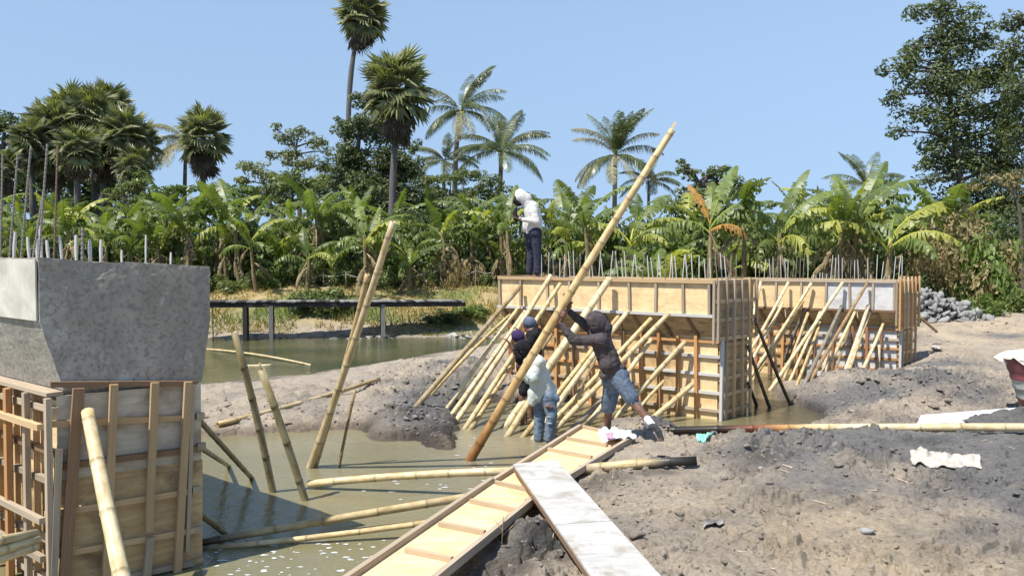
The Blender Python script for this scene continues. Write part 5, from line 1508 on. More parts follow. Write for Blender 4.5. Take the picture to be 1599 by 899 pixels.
# ---- palms
def fan_leaf(seed, mat, pet=.95, R_=1.05, droop=.35, fold=.05, tilt=0.0, nseg=19, spread=150):
    r = random.Random(seed); V, Fc, C = [], [], []
    tube_geo(V, Fc, [(0, 0, 0), (pet * .5, 0, .03), (pet, 0, 0)], [.03, .02, .016], 4); C += [(1.6, 1.6, 1.2, 1)] * len(V)
    for i in range(nseg):
        a0 = rad(-spread + 2 * spread * i / nseg); a1 = rad(-spread + 2 * spread * (i + 1) / nseg); am = (a0 + a1) / 2
        L = R_ * (1 - .22 * abs(am) / 2.6) * r.uniform(.92, 1.05)
        Rm = L * .50
        c = r.uniform(.75, 1.1)
        def pt(a, q, z): return (pet + math.cos(a) * q, math.sin(a) * q, z)
        b = len(V)
        V += [pt(am, .02, 0), pt(a0, Rm, -fold - droop * .15), pt(am, Rm, fold - droop * .15), pt(a1, Rm, -fold - droop * .15),
              pt(am + r.uniform(-.04, .04), L, -droop * r.uniform(.5, 1.3) * .6)]
        C += [(c, c, c, 1)] * 4 + [(c * .8, c * .78, c * .7, 1)]
        Fc += [(b, b + 1, b + 2), (b, b + 2, b + 3), (b + 1, b + 4, b + 2), (b + 2, b + 4, b + 3)]
    return mesh_np('fan_leaf', V, Fc, mat, False, C)
FAN = [fan_leaf(1, M['fan'], droop=.25), fan_leaf(2, M['fan'], droop=.5, fold=.07), fan_leaf(3, M['fan'], droop=.8, fold=.09), fan_leaf(4, M['fan'], droop=.35, spread=125)]
FAND = [fan_leaf(5, M['fan_dry'], droop=1.0, fold=.10, spread=110, nseg=16), fan_leaf(6, M['fan_dry'], droop=.8, fold=.13, spread=90, nseg=14)]
_fs = [0]
def fan_palm(px, py, rpx, Y, basepx, label, n=48, skirt=16, group='fan palms beyond the water', tr=.2, stretch=1.0, fruit=0, bend=None):
    _fs[0] += 1; r = random.Random(_fs[0] * 13)
    c = P(px, py, Y); Rc = rpx / FPX * Y; s = Rc / 2.0
    bx = bpos(basepx, Y); bz = ground_z(bx, Y)
    T = thing('fan_palm', (bx, Y, bz), label, 'fan palm', group)
    V, Fc = [], []
    mid = (P(*bend, Y) if bend else Vector((bx, Y, bz)).lerp(c, .5))
    path = curve_pts([(bx, Y, bz - .2), mid, c], 14)
    tube_geo(V, Fc, path, [tr * (1.25 - .45 * i / 14) * (1 + .06 * ((i * 7) % 3 - 1)) for i in range(15)], 8)
    obj('trunk', mesh_np('trunk', V, Fc, M['bark'], True), T)
    cl = c - T.location
    ga = r.uniform(0, 6.28)
    for i in range(n):
        f = (i + .5) / n; ga += 2.399963
        el = math.asin(1 - 1.62 * f)        # from straight up to well below level
        o = bpy.data.objects.new('fan_leaf', FAN[r.randrange(4)] if el > -.1 else FAN[1 + r.randrange(2)]); link(o, T)
        o.location = cl + Vector((0, 0, s * .25 * (1 - 2 * f) * stretch))
        o.rotation_euler = (r.uniform(-.6, .6), -el + r.uniform(-.1, .1), ga); k = s * r.uniform(.86, 1.1); o.scale = (k, k, k)
    for i in range(skirt):
        ga += 2.399963; el = r.uniform(-1.25, -.75)
        o = bpy.data.objects.new('dead_leaf', FAND[i % 2]); link(o, T)
        o.location = cl - Vector((0, 0, s * (.3 + .7 * r.random()) * stretch)); o.rotation_euler = (r.uniform(-.5, .5), -el, ga); k = s * r.uniform(.7, .95); o.scale = (k, k, k)
    if fruit:
        V, Fc = [], []; off = 0; vs, fs = lump_mesh(3, 1); v2, f2 = [], []
        for i in range(fruit):
            q = vs * .11 + np.array([r.uniform(-.5, .15), -.45 + r.uniform(-.2, .2), r.uniform(-.55, .0)]) * s + np.array(cl); v2.append(q); f2.append(fs + off); off += len(vs)
        tag(obj('fruit_cluster', mesh_np('fruit_cluster', np.concatenate(v2), np.concatenate(f2), M['nuts'], True), T, Matrix.Translation(T.location)), 'cluster of orange brown palm fruits')
    return T
GFL = 'fan palms beyond the water'
fan_palm(566, 26, 46, 62, 541, 'tallest fan palm, its dark round crown cut by the top of the sky', 46, 14, tr=.20, bend=(546, 140))
fan_palm(621, 140, 62, 45, 610, 'large fan palm with orange fruit right of the dark leafy tree', 56, 26, tr=.20, stretch=1.5, fruit=26, bend=(613, 300))
fan_palm(318, 212, 46, 55, 316, 'lone round fan palm between the left palm grove and the pale tree', 52, 26, tr=.2, stretch=1.6)
fan_palm(146, 182, 50, 56, 150, 'highest fan palm of the left grove', 46, 20, tr=.2)
fan_palm(86, 200, 46, 54, 92, 'fan palm of the left grove, left of its highest one', 44, 22, tr=.2)
fan_palm(193, 210, 46, 53, 192, 'rightmost tall fan palm of the left grove, pale lit leaves', 46, 26, tr=.2)
fan_palm(48, 220, 38, 52, 55, 'low fan palm at the left side of the left grove, above the long bars', 40, 20, tr=.2)
fan_palm(120, 232, 42, 50, 122, 'fan palm in the lower middle of the left grove', 40, 26, tr=.2)
fan_palm(212, 258, 34, 50, 212, 'small low fan palm under the right edge of the left grove', 36, 20, tr=.18)
fan_palm(8, 262, 34, 50, 5, 'fan palm cut by the left side of the view, low in the grove', 34, 14, tr=.18)

def frond(seed, mat, pitch0, pitch1, L=4.2, ll=.95, droop=.9, yaw=0.0, n=34):
    r = random.Random(seed); pts = arc(L, n, pitch0, pitch1, yaw, 1.1); V, Fc, C = [], [], []
    tube_geo(V, Fc, pts[::4] + [pts[-1]], [.045, .035, .028, .022, .018, .014, .01, .007, .005, .004][:len(pts[::4]) + 1], 4); C += [(1.8, 1.7, 1.3, 1)] * len(V)
    for i in range(5, n + 1):
        f = (i - 5) / (n - 5); l = ll * (math.sin(math.pi * (f * .86 + .12)) ** .6)
        t = (pts[i] - pts[i - 1]).normalized(); lat = Vector((-t.y, t.x, 0)).normalized()
        for side in (1, -1):
            for kk in (0, .33, .66):
                if r.random() < .20: continue
                p = pts[i - 1].lerp(pts[i], kk); d = (lat * side + t * .55).normalized(); dr = droop * r.uniform(.6, 1.3)
                m = p + d * (l * .5) - Vector((0, 0, 1)) * (l * .18 * dr); e = p + d * (l * (.95 - .25 * dr)) - Vector((0, 0, 1)) * (l * .62 * dr)
                w = t * .019; c = r.uniform(.7, 1.15); b = len(V)
                V += [tuple(p - w), tuple(p + w), tuple(m + w), tuple(m - w), tuple(e)]; C += [(c, c, c, 1)] * 5
                Fc += [(b, b + 1, b + 2, b + 3), (b + 3, b + 2, b + 4)]
    return mesh_np('frond', V, Fc, mat, False, C)
FR = {'c': [frond(21, M['coco'], rad(80), rad(28), droop=.8), frond(22, M['coco'], rad(55), rad(-25)), frond(23, M['coco'], rad(30), rad(-50)), frond(24, M['coco'], rad(5), rad(-72), droop=1.1)],
      'p': [frond(25, M['coco_pale'], rad(40), rad(-45)), frond(26, M['coco_pale'], rad(0), rad(-75), droop=1.1), frond(27, M['coco_pale'], rad(60), rad(-20)), frond(28, M['coco_pale'], rad(-10), rad(-82), droop=1.1)]}
_cs = [0]
def coconut(px, py, rpx, Y, basepx, label, fr, bend=None, tr=.16, L=4.2):
    """fr: list of (yaw deg as seen, variant, kind, scale); 0 = right, 180 = left, 90 = away"""
    _cs[0] += 1; r = random.Random(_cs[0] * 5)
    c = P(px, py, Y); s = rpx / FPX * Y / 3.0
    bx = bpos(basepx, Y); bz = ground_z(bx, Y)
    T = thing('coconut_palm', (bx, Y, bz), label, 'coconut palm', 'coconut palms beyond the water')
    V, Fc = [], []; path = curve_pts([(bx, Y, bz - .2)] + ([P(*bend, Y)] if bend else []) + [c], 12)
    tube_geo(V, Fc, path, [tr * s * (1.5 - .6 * i / 12) for i in range(13)], 7)
    obj('trunk', mesh_np('trunk', V, Fc, M['bark'], True), T)
    for yw, var, kd, sc in fr + [(a + 7, v, q, s_ * .92) for a, v, q, s_ in fr[::2]]:
        o = bpy.data.objects.new('frond', FR[kd][var]); link(o, T)
        o.location = c - T.location; o.rotation_euler = (r.uniform(-.25, .25), r.uniform(-.08, .08), rad(yw + r.uniform(-12, 12))); o.scale = (s * sc,) * 3
    V2, F2_, off = [], [], 0; vs, fs = lump_mesh(2, 1)
    for i in range(7):
        q = vs * .13 * s + np.array(c) + np.array([r.uniform(-.3, .3), r.uniform(-.4, .1), r.uniform(-.5, -.1)]) * s; V2.append(q); F2_.append(fs + off); off += len(vs)
    obj('coconut_cluster', mesh_np('coconut_cluster', np.concatenate(V2), np.concatenate(F2_), M['petiole'], True), T)
    return T
full = [(a, 1 + (i % 3), 'c', 1.0) for i, a in enumerate(range(0, 360, 24))]
coconut(720, 174, 62, 80, 707, 'coconut palm with thin curved trunk and windblown crown left of the worker on pier',
        [(10, 0, 'c', 1.1), (40, 0, 'c', 1.05), (0, 0, 'c', 1.15), (25, 0, 'c', .9), (-20, 1, 'c', 1), (75, 0, 'c', .9), (20, 0, 'c', .8), (0, 2, 'c', .9), (-50, 2, 'c', .8), (180, 2, 'c', .9), (160, 3, 'c', .9), (200, 2, 'p', 1), (220, 3, 'c', .9), (-100, 3, 'p', .9), (-75, 3, 'p', .8), (150, 1, 'c', .7), (-30, 3, 'c', .9)], bend=(712, 240))
coconut(783, 238, 66, 72, 776, 'dark full coconut palm just left of the worker on the pier', [(a, k, 'c', .95) for a, k in ((0, 1), (25, 0), (50, 0), (80, 0), (110, 0), (140, 0), (170, 1), (185, 2), (200, 2), (220, 3), (-20, 2), (-45, 3), (-10, 1), (-80, 3), (-110, 2), (10, 3), (60, 0), (-60, 2))])
coconut(694, 252, 50, 82, 690, 'smaller coconut palm behind the curved trunk', [(a, k, q, .95) for a, k, q in ((0, 1, 'c'), (30, 0, 'c'), (90, 0, 'c'), (130, 0, 'p'), (170, 1, 'c'), (190, 2, 'c'), (215, 3, 'c'), (-20, 2, 'c'), (-45, 3, 'p'), (-90, 3, 'c'), (20, 2, 'c'), (150, 2, 'p'))])
coconut(961, 243, 62, 72, 958, 'coconut palm with faded lower fronds behind the raised bamboo pole',
        [(60, 0, 'c', 1.1), (90, 0, 'c', 1.15), (0, 0, 'c', 1.1), (130, 0, 'c', 1.0), (-60, 0, 'c', 1.0), (110, 0, 'c', .95), (20, 0, 'c', .95), (-80, 0, 'c', .9), (40, 0, 'c', 1), (5, 0, 'p', 1), (165, 1, 'p', 1), (190, 2, 'p', 1.05), (200, 3, 'p', 1), (175, 2, 'p', .9), (0, 1, 'p', 1), (-10, 2, 'p', .95), (-40, 3, 'c', .9), (-70, 3, 'p', .8), (-110, 3, 'p', .9), (230, 3, 'c', .9), (150, 0, 'c', .6)])
coconut(1013, 285, 42, 75, 1012, 'low coconut palm half hidden right of the raised pole', [(a, k, 'c', .95) for a, k in ((0, 1), (45, 0), (90, 0), (140, 0), (180, 1), (195, 2), (-20, 2), (-45, 3), (-100, 3), (15, 2), (170, 3))])
coconut(290, 222, 52, 62, 286, 'pale faded coconut palm leaning out left of the lone fan palm', [(185, 2, 'p', 1), (170, 1, 'p', 1.05), (200, 3, 'p', 1), (215, 3, 'p', .9), (160, 0, 'p', .9), (130, 0, 'p', .9), (90, 0, 'c', .9), (-60, 3, 'p', .8), (195, 1, 'p', .9), (240, 3, 'p', .9)])
coconut(1352, 292, 52, 60, 1350, 'coconut palm whose top fronds rise behind the tallest banana plant', [(a, k, q, 1) for a, k, q in ((0, 1, 'c'), (45, 0, 'c'), (90, 0, 'c'), (120, 0, 'p'), (160, 0, 'c'), (180, 1, 'c'), (-30, 2, 'c'), (-60, 3, 'c'), (210, 2, 'c'))])
fan_palm(170, 165, 40, 60, 172, 'fan palm crown just right of and behind the highest one of the left grove', 40, 20)
fan_palm(112, 172, 42, 60, 112, 'fan palm crown just left of and behind the highest one of the left grove', 40, 20)
fan_palm(68, 196, 38, 61, 70, 'rear fan palm between the two leftmost crowns of the left grove', 36, 18)
fan_palm(160, 235, 40, 54, 162, 'fan palm crown low in the centre right of the left grove', 40, 26)
fan_palm(84, 250, 38, 53, 86, 'fan palm crown low in the centre left of the left grove', 40, 26)
fan_palm(222, 222, 34, 55, 224, 'outermost fan palm on the right side of the left grove', 38, 22)
coconut(60, 258, 46, 60, 62, 'coconut palm fronds behind the long steel bars at the far left', [(a, k, 'c', 1) for a, k in ((0, 1), (60, 0), (120, 0), (180, 1), (200, 2), (-20, 2), (-60, 3))])

# ---- leafy trees
def leaf_cloud(rs, centers, radii, n_each, size, flat=.6, shell=.45, colr=(.7, 1.15)):
    """many small folded leaves spread through clumps; returns verts, faces, colours"""
    Vs, Cs = [], []
    for (c, r, n) in zip(centers, radii, n_each):
        d = rs.normal(size=(n, 3)); d /= np.linalg.norm(d, axis=1)[:, None]
        q = rs.uniform(shell, 1, n) ** .6; d[:, 2] *= flat
        p = np.array(c) + d * q[:, None] * np.array(r)
        nrm = d * .7 + rs.normal(scale=.55, size=(n, 3)) + np.array([0, 0, .55]); nrm /= np.linalg.norm(nrm, axis=1)[:, None]
        t = rs.normal(size=(n, 3)); t -= (t * nrm).sum(1)[:, None] * nrm; t /= np.linalg.norm(t, axis=1)[:, None]
        b = np.cross(nrm, t); s = size * rs.uniform(.6, 1.25, n)[:, None]
        Vs.append(np.stack([p - t * s, p - b * s * .42 - nrm * s * .10, p + t * s, p + b * s * .42 - nrm * s * .10], 1))
        k = rs.uniform(colr[0], colr[1], n); Cs.append(np.repeat(np.stack([k, k, k * .95, k * 0 + 1], -1)[:, None], 4, 1))
    V = np.concatenate(Vs); N = len(V); V = V.reshape(-1, 3); C = np.concatenate(Cs).reshape(-1, 4)
    i = np.arange(N)[:, None] * 4
    Fc = np.concatenate([i + np.array([[0, 1, 2]]), i + np.array([[0, 2, 3]])])
    return V, Fc, C
def leafy_tree(name, label, Y, basepx, trunk_px, clumps, leaf, dens, mat, tr=.25, seed=1, group='leafy trees beyond the water', sub=7, cat='tree', flat=.55, depth=1.0, bark='bark2', base_z=None):
    """clumps: (px, row, rx px, ry px): each is filled with smaller leaf pads on their own twigs"""
    rs = np.random.RandomState(seed); k = Y / FPX
    bx = bpos(basepx, Y); bz = ground_z(bx, Y) if base_z is None else base_z
    T = thing(name, (bx, Y, bz), label, cat, group)
    tp = [Vector((bx, Y, bz - .2))] + [P(x, y, Y) for x, y in trunk_px]
    path = curve_pts(tp, 16); V, Fc = [], []
    tube_geo(V, Fc, path, [tr * (1.1 - .85 * i / 16) for i in range(17)], 8)
    cs, rr_, nn = [], [], []
    for (px, row, rx, ry) in clumps:
        c0 = P(px, row, Y); RX, RZ = rx * k, ry * k; RY = RX * depth
        m = max(3, int(sub * (RX * RZ) ** .5))
        near = min(path, key=lambda q: (q - c0).length + max(0, q.z - c0.z) * 2)
        lp = curve_pts([near, near.lerp(c0, .5) + Vector((0, 0, -.1 * (near - c0).length + .3)), c0], 6)
        tube_geo(V, Fc, lp, [tr * .38 * (1 - .12 * i) for i in range(7)], 5)
        for j in range(m):
            d = rs.normal(size=3); d /= np.linalg.norm(d); q = rs.uniform(.35, 1.0)
            c = np.array(c0) + d * q * np.array([RX, RY, RZ]) * .85
            r = rs.uniform(.20, .38) * (RX * RZ) ** .5 + .15
            cs.append(c); rr_.append((r * 1.25, r * 1.25, r)); nn.append(int(dens * r * r) + 8)
            tube_geo(V, Fc, [c0, c0.lerp(Vector(c), .5) + Vector((0, 0, .08)), Vector(c)], [tr * .16, tr * .11, tr * .05], 4)
    trunk = obj('trunk', mesh_np('trunk', V, Fc, M[bark], True), T)
    V, Fc, C = leaf_cloud(rs, cs, rr_, nn, leaf, flat)
    obj('crown', mesh_np('crown', V, Fc, mat, False, C), T)
    return T
leafy_tree('leafy_tree', 'tall spreading dark tree at the right, layered branches open to the sky', 33, 1585, [(1560, 420), (1512, 330), (1492, 230), (1480, 120), (1468, 20)],
   [(1475,15,45,22),(1440,75,40,18),(1500,70,45,22),(1405,105,32,14),(1455,125,45,18),(1520,120,40,22),(1395,150,26,12),(1430,178,45,16),(1500,175,50,20),(1410,205,28,10),(1465,225,45,14),(1530,215,50,22),(1440,255,26,10),
    (1500,265,45,18),(1450,285,30,10),(1540,290,50,22),(1470,320,30,12),(1525,345,45,22),(1560,180,40,25),(1540,60,30,18),(1580,260,40,30),(1565,330,40,30),(1430,20,22,12),(1380,112,12,8),(1500,40,40,25),(1470,95,45,20),(1420,130,30,12),(1490,150,50,22),(1480,200,50,20),(1545,120,40,30),(1550,240,45,30),(1520,250,50,25),(1490,300,35,16),(1500,330,45,22),(1530,380,45,24),(1490,380,30,14),(1575,200,40,35),(1585,150,40,30),(1570,110,35,25),(1560,380,45,30),(1545,320,45,25),(1590,320,40,40),(1455,60,35,14),(1420,90,20,10),(1470,250,40,14)], .10, 400, M['leaf_tree'], tr=.2, seed=5, sub=13, flat=.95)
leafy_tree('leafy_tree', 'second dark tree cut by the right side of the view', 31, 1625, [(1615, 350), (1610, 200), (1612, 60)],
   [(1590,25,26,20),(1640,30,50,30),(1585,75,25,20),(1630,90,50,30),(1590,140,30,28),(1640,160,50,35),(1592,210,30,28),(1640,240,50,35),(1590,280,30,22),(1600,340,40,30),(1640,380,40,40)], .10, 380, M['leaf_tree'], tr=.22, seed=6, sub=13, flat=.95)
leafy_tree('leafy_tree', 'low dark tree with bare dark trunk at the foot of the tall right tree', 29, 1572, [(1570, 430), (1560, 380), (1550, 330)],
   [(1545,350,35,22),(1585,370,40,30),(1590,420,30,30),(1555,410,22,18)], .10, 420, M['leaf_dark'], tr=.2, seed=16, sub=9)
leafy_tree('leafy_tree', 'broad leafy tree with rounded crown behind the orange banana leaf', 45, 1085, [(1088, 400), (1085, 330), (1092, 290)],
   [(1072,268,22,14),(1110,278,34,16),(1150,288,30,14),(1075,300,34,18),(1120,305,45,18),(1165,300,28,14),(1185,288,10,10),(1095,330,40,22),(1060,320,18,20),(1140,330,34,16),(1165,345,18,16),(1068,255,8,8),(1130,262,12,8)], .13, 330, M['leaf_mid'], tr=.5, seed=7, sub=9)
leafy_tree('leafy_tree', 'dark leafy tree left of the fruiting fan palm', 50, 565, [(562, 380), (558, 300), (560, 220), (575, 160)],
   [(545,205,24,22),(562,160,14,16),(575,150,12,10),(555,235,34,26),(590,200,26,34),(540,270,30,26),(575,280,42,34),(620,260,34,34),(650,230,10,14),(545,320,34,28),(590,340,46,34),(640,310,30,34),(635,260,20,26),(528,190,8,8),(600,310,60,36),(560,350,60,36),(650,345,50,34),(530,290,26,24),(548,240,26,30),(600,250,30,30),(565,190,18,20)], .125, 420, M['leaf_tree'], tr=.3, seed=8, sub=12, flat=.8)
leafy_tree('leafy_tree', 'sparse yellowish tree left of the dark leafy tree', 60, 470, [(468, 330), (465, 270), (462, 230)],
   [(440,215,22,14),(470,205,20,14),(495,225,20,16),(450,245,30,16),(485,255,30,16),(425,240,12,10),(505,260,18,14),(430,200,10,8),(512,236,8,8)], .14, 200, M['leaf_pale'], tr=.22, seed=9, sub=11, flat=.8)
leafy_tree('leafy_tree', 'pale thin tree just behind the sparse yellowish one', 66, 430, [(425, 330), (410, 280)],
   [(395,262,26,16),(425,280,34,18),(380,285,20,14),(450,290,30,18),(500,290,30,20)], .15, 200, M['leaf_pale'], tr=.2, seed=10, sub=10, flat=.8)
leafy_tree('leafy_tree', 'dark tree cut by the left side of the view beside the palm grove', 60, -5, [(0, 300), (5, 230), (8, 190)],
   [(8,185,30,16),(-15,200,30,20),(20,215,22,16),(0,240,32,20),(-10,270,30,20),(25,250,16,14)], .15, 330, M['leaf_dark'], tr=.3, seed=11, sub=8)
leafy_tree('leafy_tree', 'mid-green rounded tree mass behind the bananas below the sparse yellowish tree', 52, 455, [(455, 360), (455, 330)],
   [(420,300,38,22),(460,288,40,24),(505,292,38,24),(440,322,46,24),(490,322,46,24),(390,310,30,20)], .14, 260, M['leaf_mid'], tr=.2, seed=31, sub=9)
leafy_tree('leafy_tree', 'low green tree filling behind the palms between the fruiting fan palm and the worker', 54, 700, [(700, 360), (700, 330)],
   [(665,285,34,22),(705,278,36,22),(755,282,36,22),(680,312,46,24),(735,312,46,24),(785,305,26,20)], .14, 260, M['leaf_mid'], tr=.2, seed=32, sub=9)
leafy_tree('leafy_tree', 'wide bright green spreading tree below the lone fan palm', 46, 290, [(285, 360), (290, 320)],
   [(245,300,34,16),(290,295,34,14),(335,298,34,14),(380,300,30,16),(270,320,36,16),(320,322,40,16),(365,325,36,18),(230,325,28,18),(400,325,26,18)], .14, 300, M['leaf_fresh'], tr=.2, seed=12, sub=9)
leafy_tree('leafy_tree', 'small round olive tree under the right side of the left palm grove', 47, 205, [(205, 330)],
   [(200,290,26,18),(225,285,20,16),(185,310,26,18),(225,310,24,16)], .13, 300, M['leaf_mid'], tr=.18, seed=13, sub=9)
leafy_tree('leafy_tree', 'thin upright shoots between the bananas left of the tallest banana', 36, 1282, [(1280, 350), (1278, 300)],
   [(1275,300,10,12),(1290,320,14,16),(1205,318,6,18),(1208,350,8,20)], .10, 300, M['leaf_mid'], tr=.08, seed=14, sub=7)
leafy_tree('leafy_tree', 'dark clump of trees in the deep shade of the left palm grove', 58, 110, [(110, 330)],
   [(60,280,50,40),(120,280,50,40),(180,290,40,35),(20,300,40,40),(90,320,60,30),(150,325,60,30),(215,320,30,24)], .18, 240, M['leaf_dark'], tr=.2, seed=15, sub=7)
leafy_tree('dry_branch', 'pale half-dry branchy shrub leaning out before the tall right tree', 27, 1600, [(1590, 320), (1560, 290)],
   [(1545,282,26,10),(1575,272,24,10),(1590,295,24,12),(1525,290,12,6)], .09, 160, M['dry'], tr=.07, seed=17, sub=9, cat='shrub')

# ---- shrubs: shared variants
def shrub_mesh(seed, mat, leaf=.11, n=26, dens=230, R_=1.0):
    if mat is M['dry']: leaf, dens = .085, 620
    rs = np.random.RandomState(seed); cs, rr_, nn = [], [], []
    for i in range(n):
        a, q = rs.uniform(0, 6.28), rs.uniform(0, .75) ** .6; h = rs.uniform(.12, .95) * (1 - q * .45)
        cs.append((math.cos(a) * q, math.sin(a) * q, h)); r = rs.uniform(.16, .34); rr_.append((r, r, r * .9)); nn.append(int(dens * r * r * 4))
    V, Fc, C = leaf_cloud(rs, cs, rr_, nn, leaf * .55, .9, .2)
    return mesh_np('shrub', V, Fc, mat, False, C)
SHR = {k: [shrub_mesh(40 + i + 10 * j, M[m], .15) for i in range(3)] for j, (k, m) in enumerate((('d', 'leaf_dark'), ('m', 'leaf_mid'), ('f', 'leaf_fresh'), ('y', 'dry')))}
def shrub(px, Y, w, h, kind, label, group=None, z=None):
    x = bpos(px, Y); zz_ = (ground_z(x, Y) if z is None else z) - .1
    o = obj('shrub', SHR[kind][rsh.randrange(3)], None, Matrix.Translation((x, Y, zz_)) @ Matrix.Rotation(rsh.uniform(0, 6.28), 4, 'Z') @ Matrix.Diagonal((w, w, h, 1)))
    return tag(o, label, 'shrub', group)
rsh = random.Random(31)
shrub(500, 30.3, 1.25, 1.15, 'm', 'dark green bushy shrub on the far bank behind the footbridge')
shrub(470, 29.9, .6, .7, 'd', 'small low shrub hanging over the bank left of the bushy one')
shrub(525, 30.1, .7, .8, 'd', 'small dark shrub right of the bushy one on the far bank')
shrub(735, 29.6, .8, .6, 'f', 'green tuft at the landing of the footbridge')
shrub(690, 29.4, 1.1, .5, 'd', 'dark low growth in the shade under the footbridge landing')
shrub(1500, 25.5, 1.7, 3.5, 'y', 'straw coloured dry bamboo bush behind the stone heap')
shrub(1462, 26.5, 1.1, 2.7, 'y', 'narrower dry bush left of the straw coloured bamboo bush')
shrub(1545, 25.0, 1.1, 2.9, 'f', 'yellow green bush right of the dry bamboo bush')
shrub(1540, 23.6, .7, .8, 'f', 'fresh green low bush at the right end of the stone heap')
shrub(1590, 24, .8, .9, 'm', 'green bush under the tall right trees')
shrub(1445, 25.0, .8, 1.3, 'd', 'dark bush close behind the stone heap')
shrub(245, 33.5, .9, 1.2, 'f', 'bright green bush low behind the near pier top')
shrub(600, 33.5, .8, 1.0, 'm', 'leafy bush beside the tall banana stem')
for i in range(96):
    px = -70 + i * 17 + rsh.uniform(-12, 12); Y = rsh.uniform(36, 46) if px < 860 else rsh.uniform(32, 42)
    shrub(px, Y, rsh.uniform(1.2, 2.1), rsh.uniform(1.8, 3.6), rsh.choice('ddmmmmff'), ('broad' if i % 2 else 'tall') + ' leafy bush between banana stems above ' + near_mark(px), 'bushes between the bananas')
for i in range(44):
    px = -70 + i * 36 * .62 + rsh.uniform(-12, 12); Y = rsh.uniform(33.5, 35)
    shrub(px, Y, rsh.uniform(.5, 1.0), rsh.uniform(.6, 1.6), rsh.choice('ddmmfy'), 'low weedy bush at the thicket foot above ' + near_mark(px), 'low bushes before the bananas')
def thicket():
    rs = np.random.RandomState(3); cs, rr_, nn = [], [], []
    for i in range(420):
        px = rs.uniform(-120, 1720); Y = rs.uniform(47, 56) if px < 900 else rs.uniform(44, 56)
        top = 3.2 + 1.2 * math.sin(px * .011) + rs.uniform(-.5, .5) - (1.4 if 800 < px < 880 else 0) - (.9 if 1190 < px < 1260 else 0)
        z = rs.uniform(.2, top); r = rs.uniform(.6, 1.2)
        cs.append((bpos(px, Y), Y, 1.4 + z)); rr_.append((r, r, r * .8)); nn.append(70)
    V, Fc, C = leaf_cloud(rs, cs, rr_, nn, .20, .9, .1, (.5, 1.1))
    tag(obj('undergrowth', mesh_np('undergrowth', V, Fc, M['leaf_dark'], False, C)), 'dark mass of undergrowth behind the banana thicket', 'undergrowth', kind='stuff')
thicket()
def grass():
    rs = np.random.RandomState(9); n = 34000
    px = rs.uniform(-60, 1640, n); Y = 28.0 + rs.power(.65, n) * 8
    x = (px - 799.5) / FPX * Y
    keep = (x < 3) | ((x > 8) & (Y > 26)); 
    x, Y = x[keep], Y[keep]
    z = height(x, Y, False); k = (z > .04) & (fbm(x * .7, Y * .7, 3, 4) > -.3); x, Y, z = x[k], Y[k], z[k]; n = len(x)
    h = rs.uniform(.08, .24, n) * (1 + .7 * (Y < 30.5)) * np.clip((z - .05) * 3, .3, 1); a = rs.uniform(0, 6.28, n); w = .022
    lx, ly = rs.normal(scale=.12, size=n), rs.normal(scale=.12, size=n)
    V = np.stack([np.stack([x - np.cos(a) * w, Y - np.sin(a) * w, z - .02], -1), np.stack([x + np.cos(a) * w, Y + np.sin(a) * w, z - .02], -1), np.stack([x + lx, Y + ly, z + h], -1)], 1).reshape(-1, 3)
    g = fbm(x * .35, Y * .6, 4, 66) * 2.4 + .3 + rs.normal(scale=.25, size=n); g = np.clip(g, 0, 1)[:, None]
    c = np.array([1.1, .95, .85]) * (1 - g) + np.array([.55, .78, .42]) * g; c = c * rs.uniform(.7, 1.1, (n, 1))
    C = np.repeat(np.concatenate([c, np.ones((n, 1))], -1)[:, None], 3, 1).reshape(-1, 4)
    Fc = np.arange(n * 3).reshape(n, 3)
    tag(obj('grass', mesh_np('grass', V, Fc, M['grass'], False, C)), 'dry yellow and green grass growing on the far bank', 'grass', kind='stuff')
grass()

# ------------------------------------------------------------------ people
def capsule(V, Fc, a, b, r0, r1, seg=12, rings=4, squash=None):
    """closed tapered capsule; squash = (axis, factor) flattens the section"""
    a, b = Vector(a), Vector(b); d = b - a; L = d.length
    if L < 1e-6: d = Vector((0, 0, 1)); b = a + d * 1e-4; L = 1e-4
    d = d.normalized(); x = d.orthogonal().normalized(); y = d.cross(x); base = len(V); prof = []
    for i in range(rings + 1):
        t = math.pi / 2 * (1 - i / rings); prof.append((a - d * (math.sin(t) * r0), math.cos(t) * r0))
    for i in range(rings + 1):
        t = math.pi / 2 * i / rings; prof.append((b + d * (math.sin(t) * r1), math.cos(t) * r1))
    ax = sf = None
    if squash: ax, sf = Vector(squash[0]).normalized(), squash[1]
    for k, (c, r) in enumerate(prof):
        r = max(r, 1e-4)
        for j in range(seg):
            t = 2 * math.pi * j / seg; o = x * (math.cos(t) * r) + y * (math.sin(t) * r)
            if ax: o = o + ax * (o.dot(ax) * (sf - 1))
            V.append(tuple(c + o))
    m = len(prof)
    for k in range(m - 1):
        for j in range(seg): Fc.append((base + k * seg + j, base + k * seg + (j + 1) % seg, base + (k + 1) * seg + (j + 1) % seg, base + (k + 1) * seg + j))
    Fc.append(tuple(base + j for j in range(seg))[::-1]); Fc.append(tuple(base + (m - 1) * seg + j for j in range(seg)))
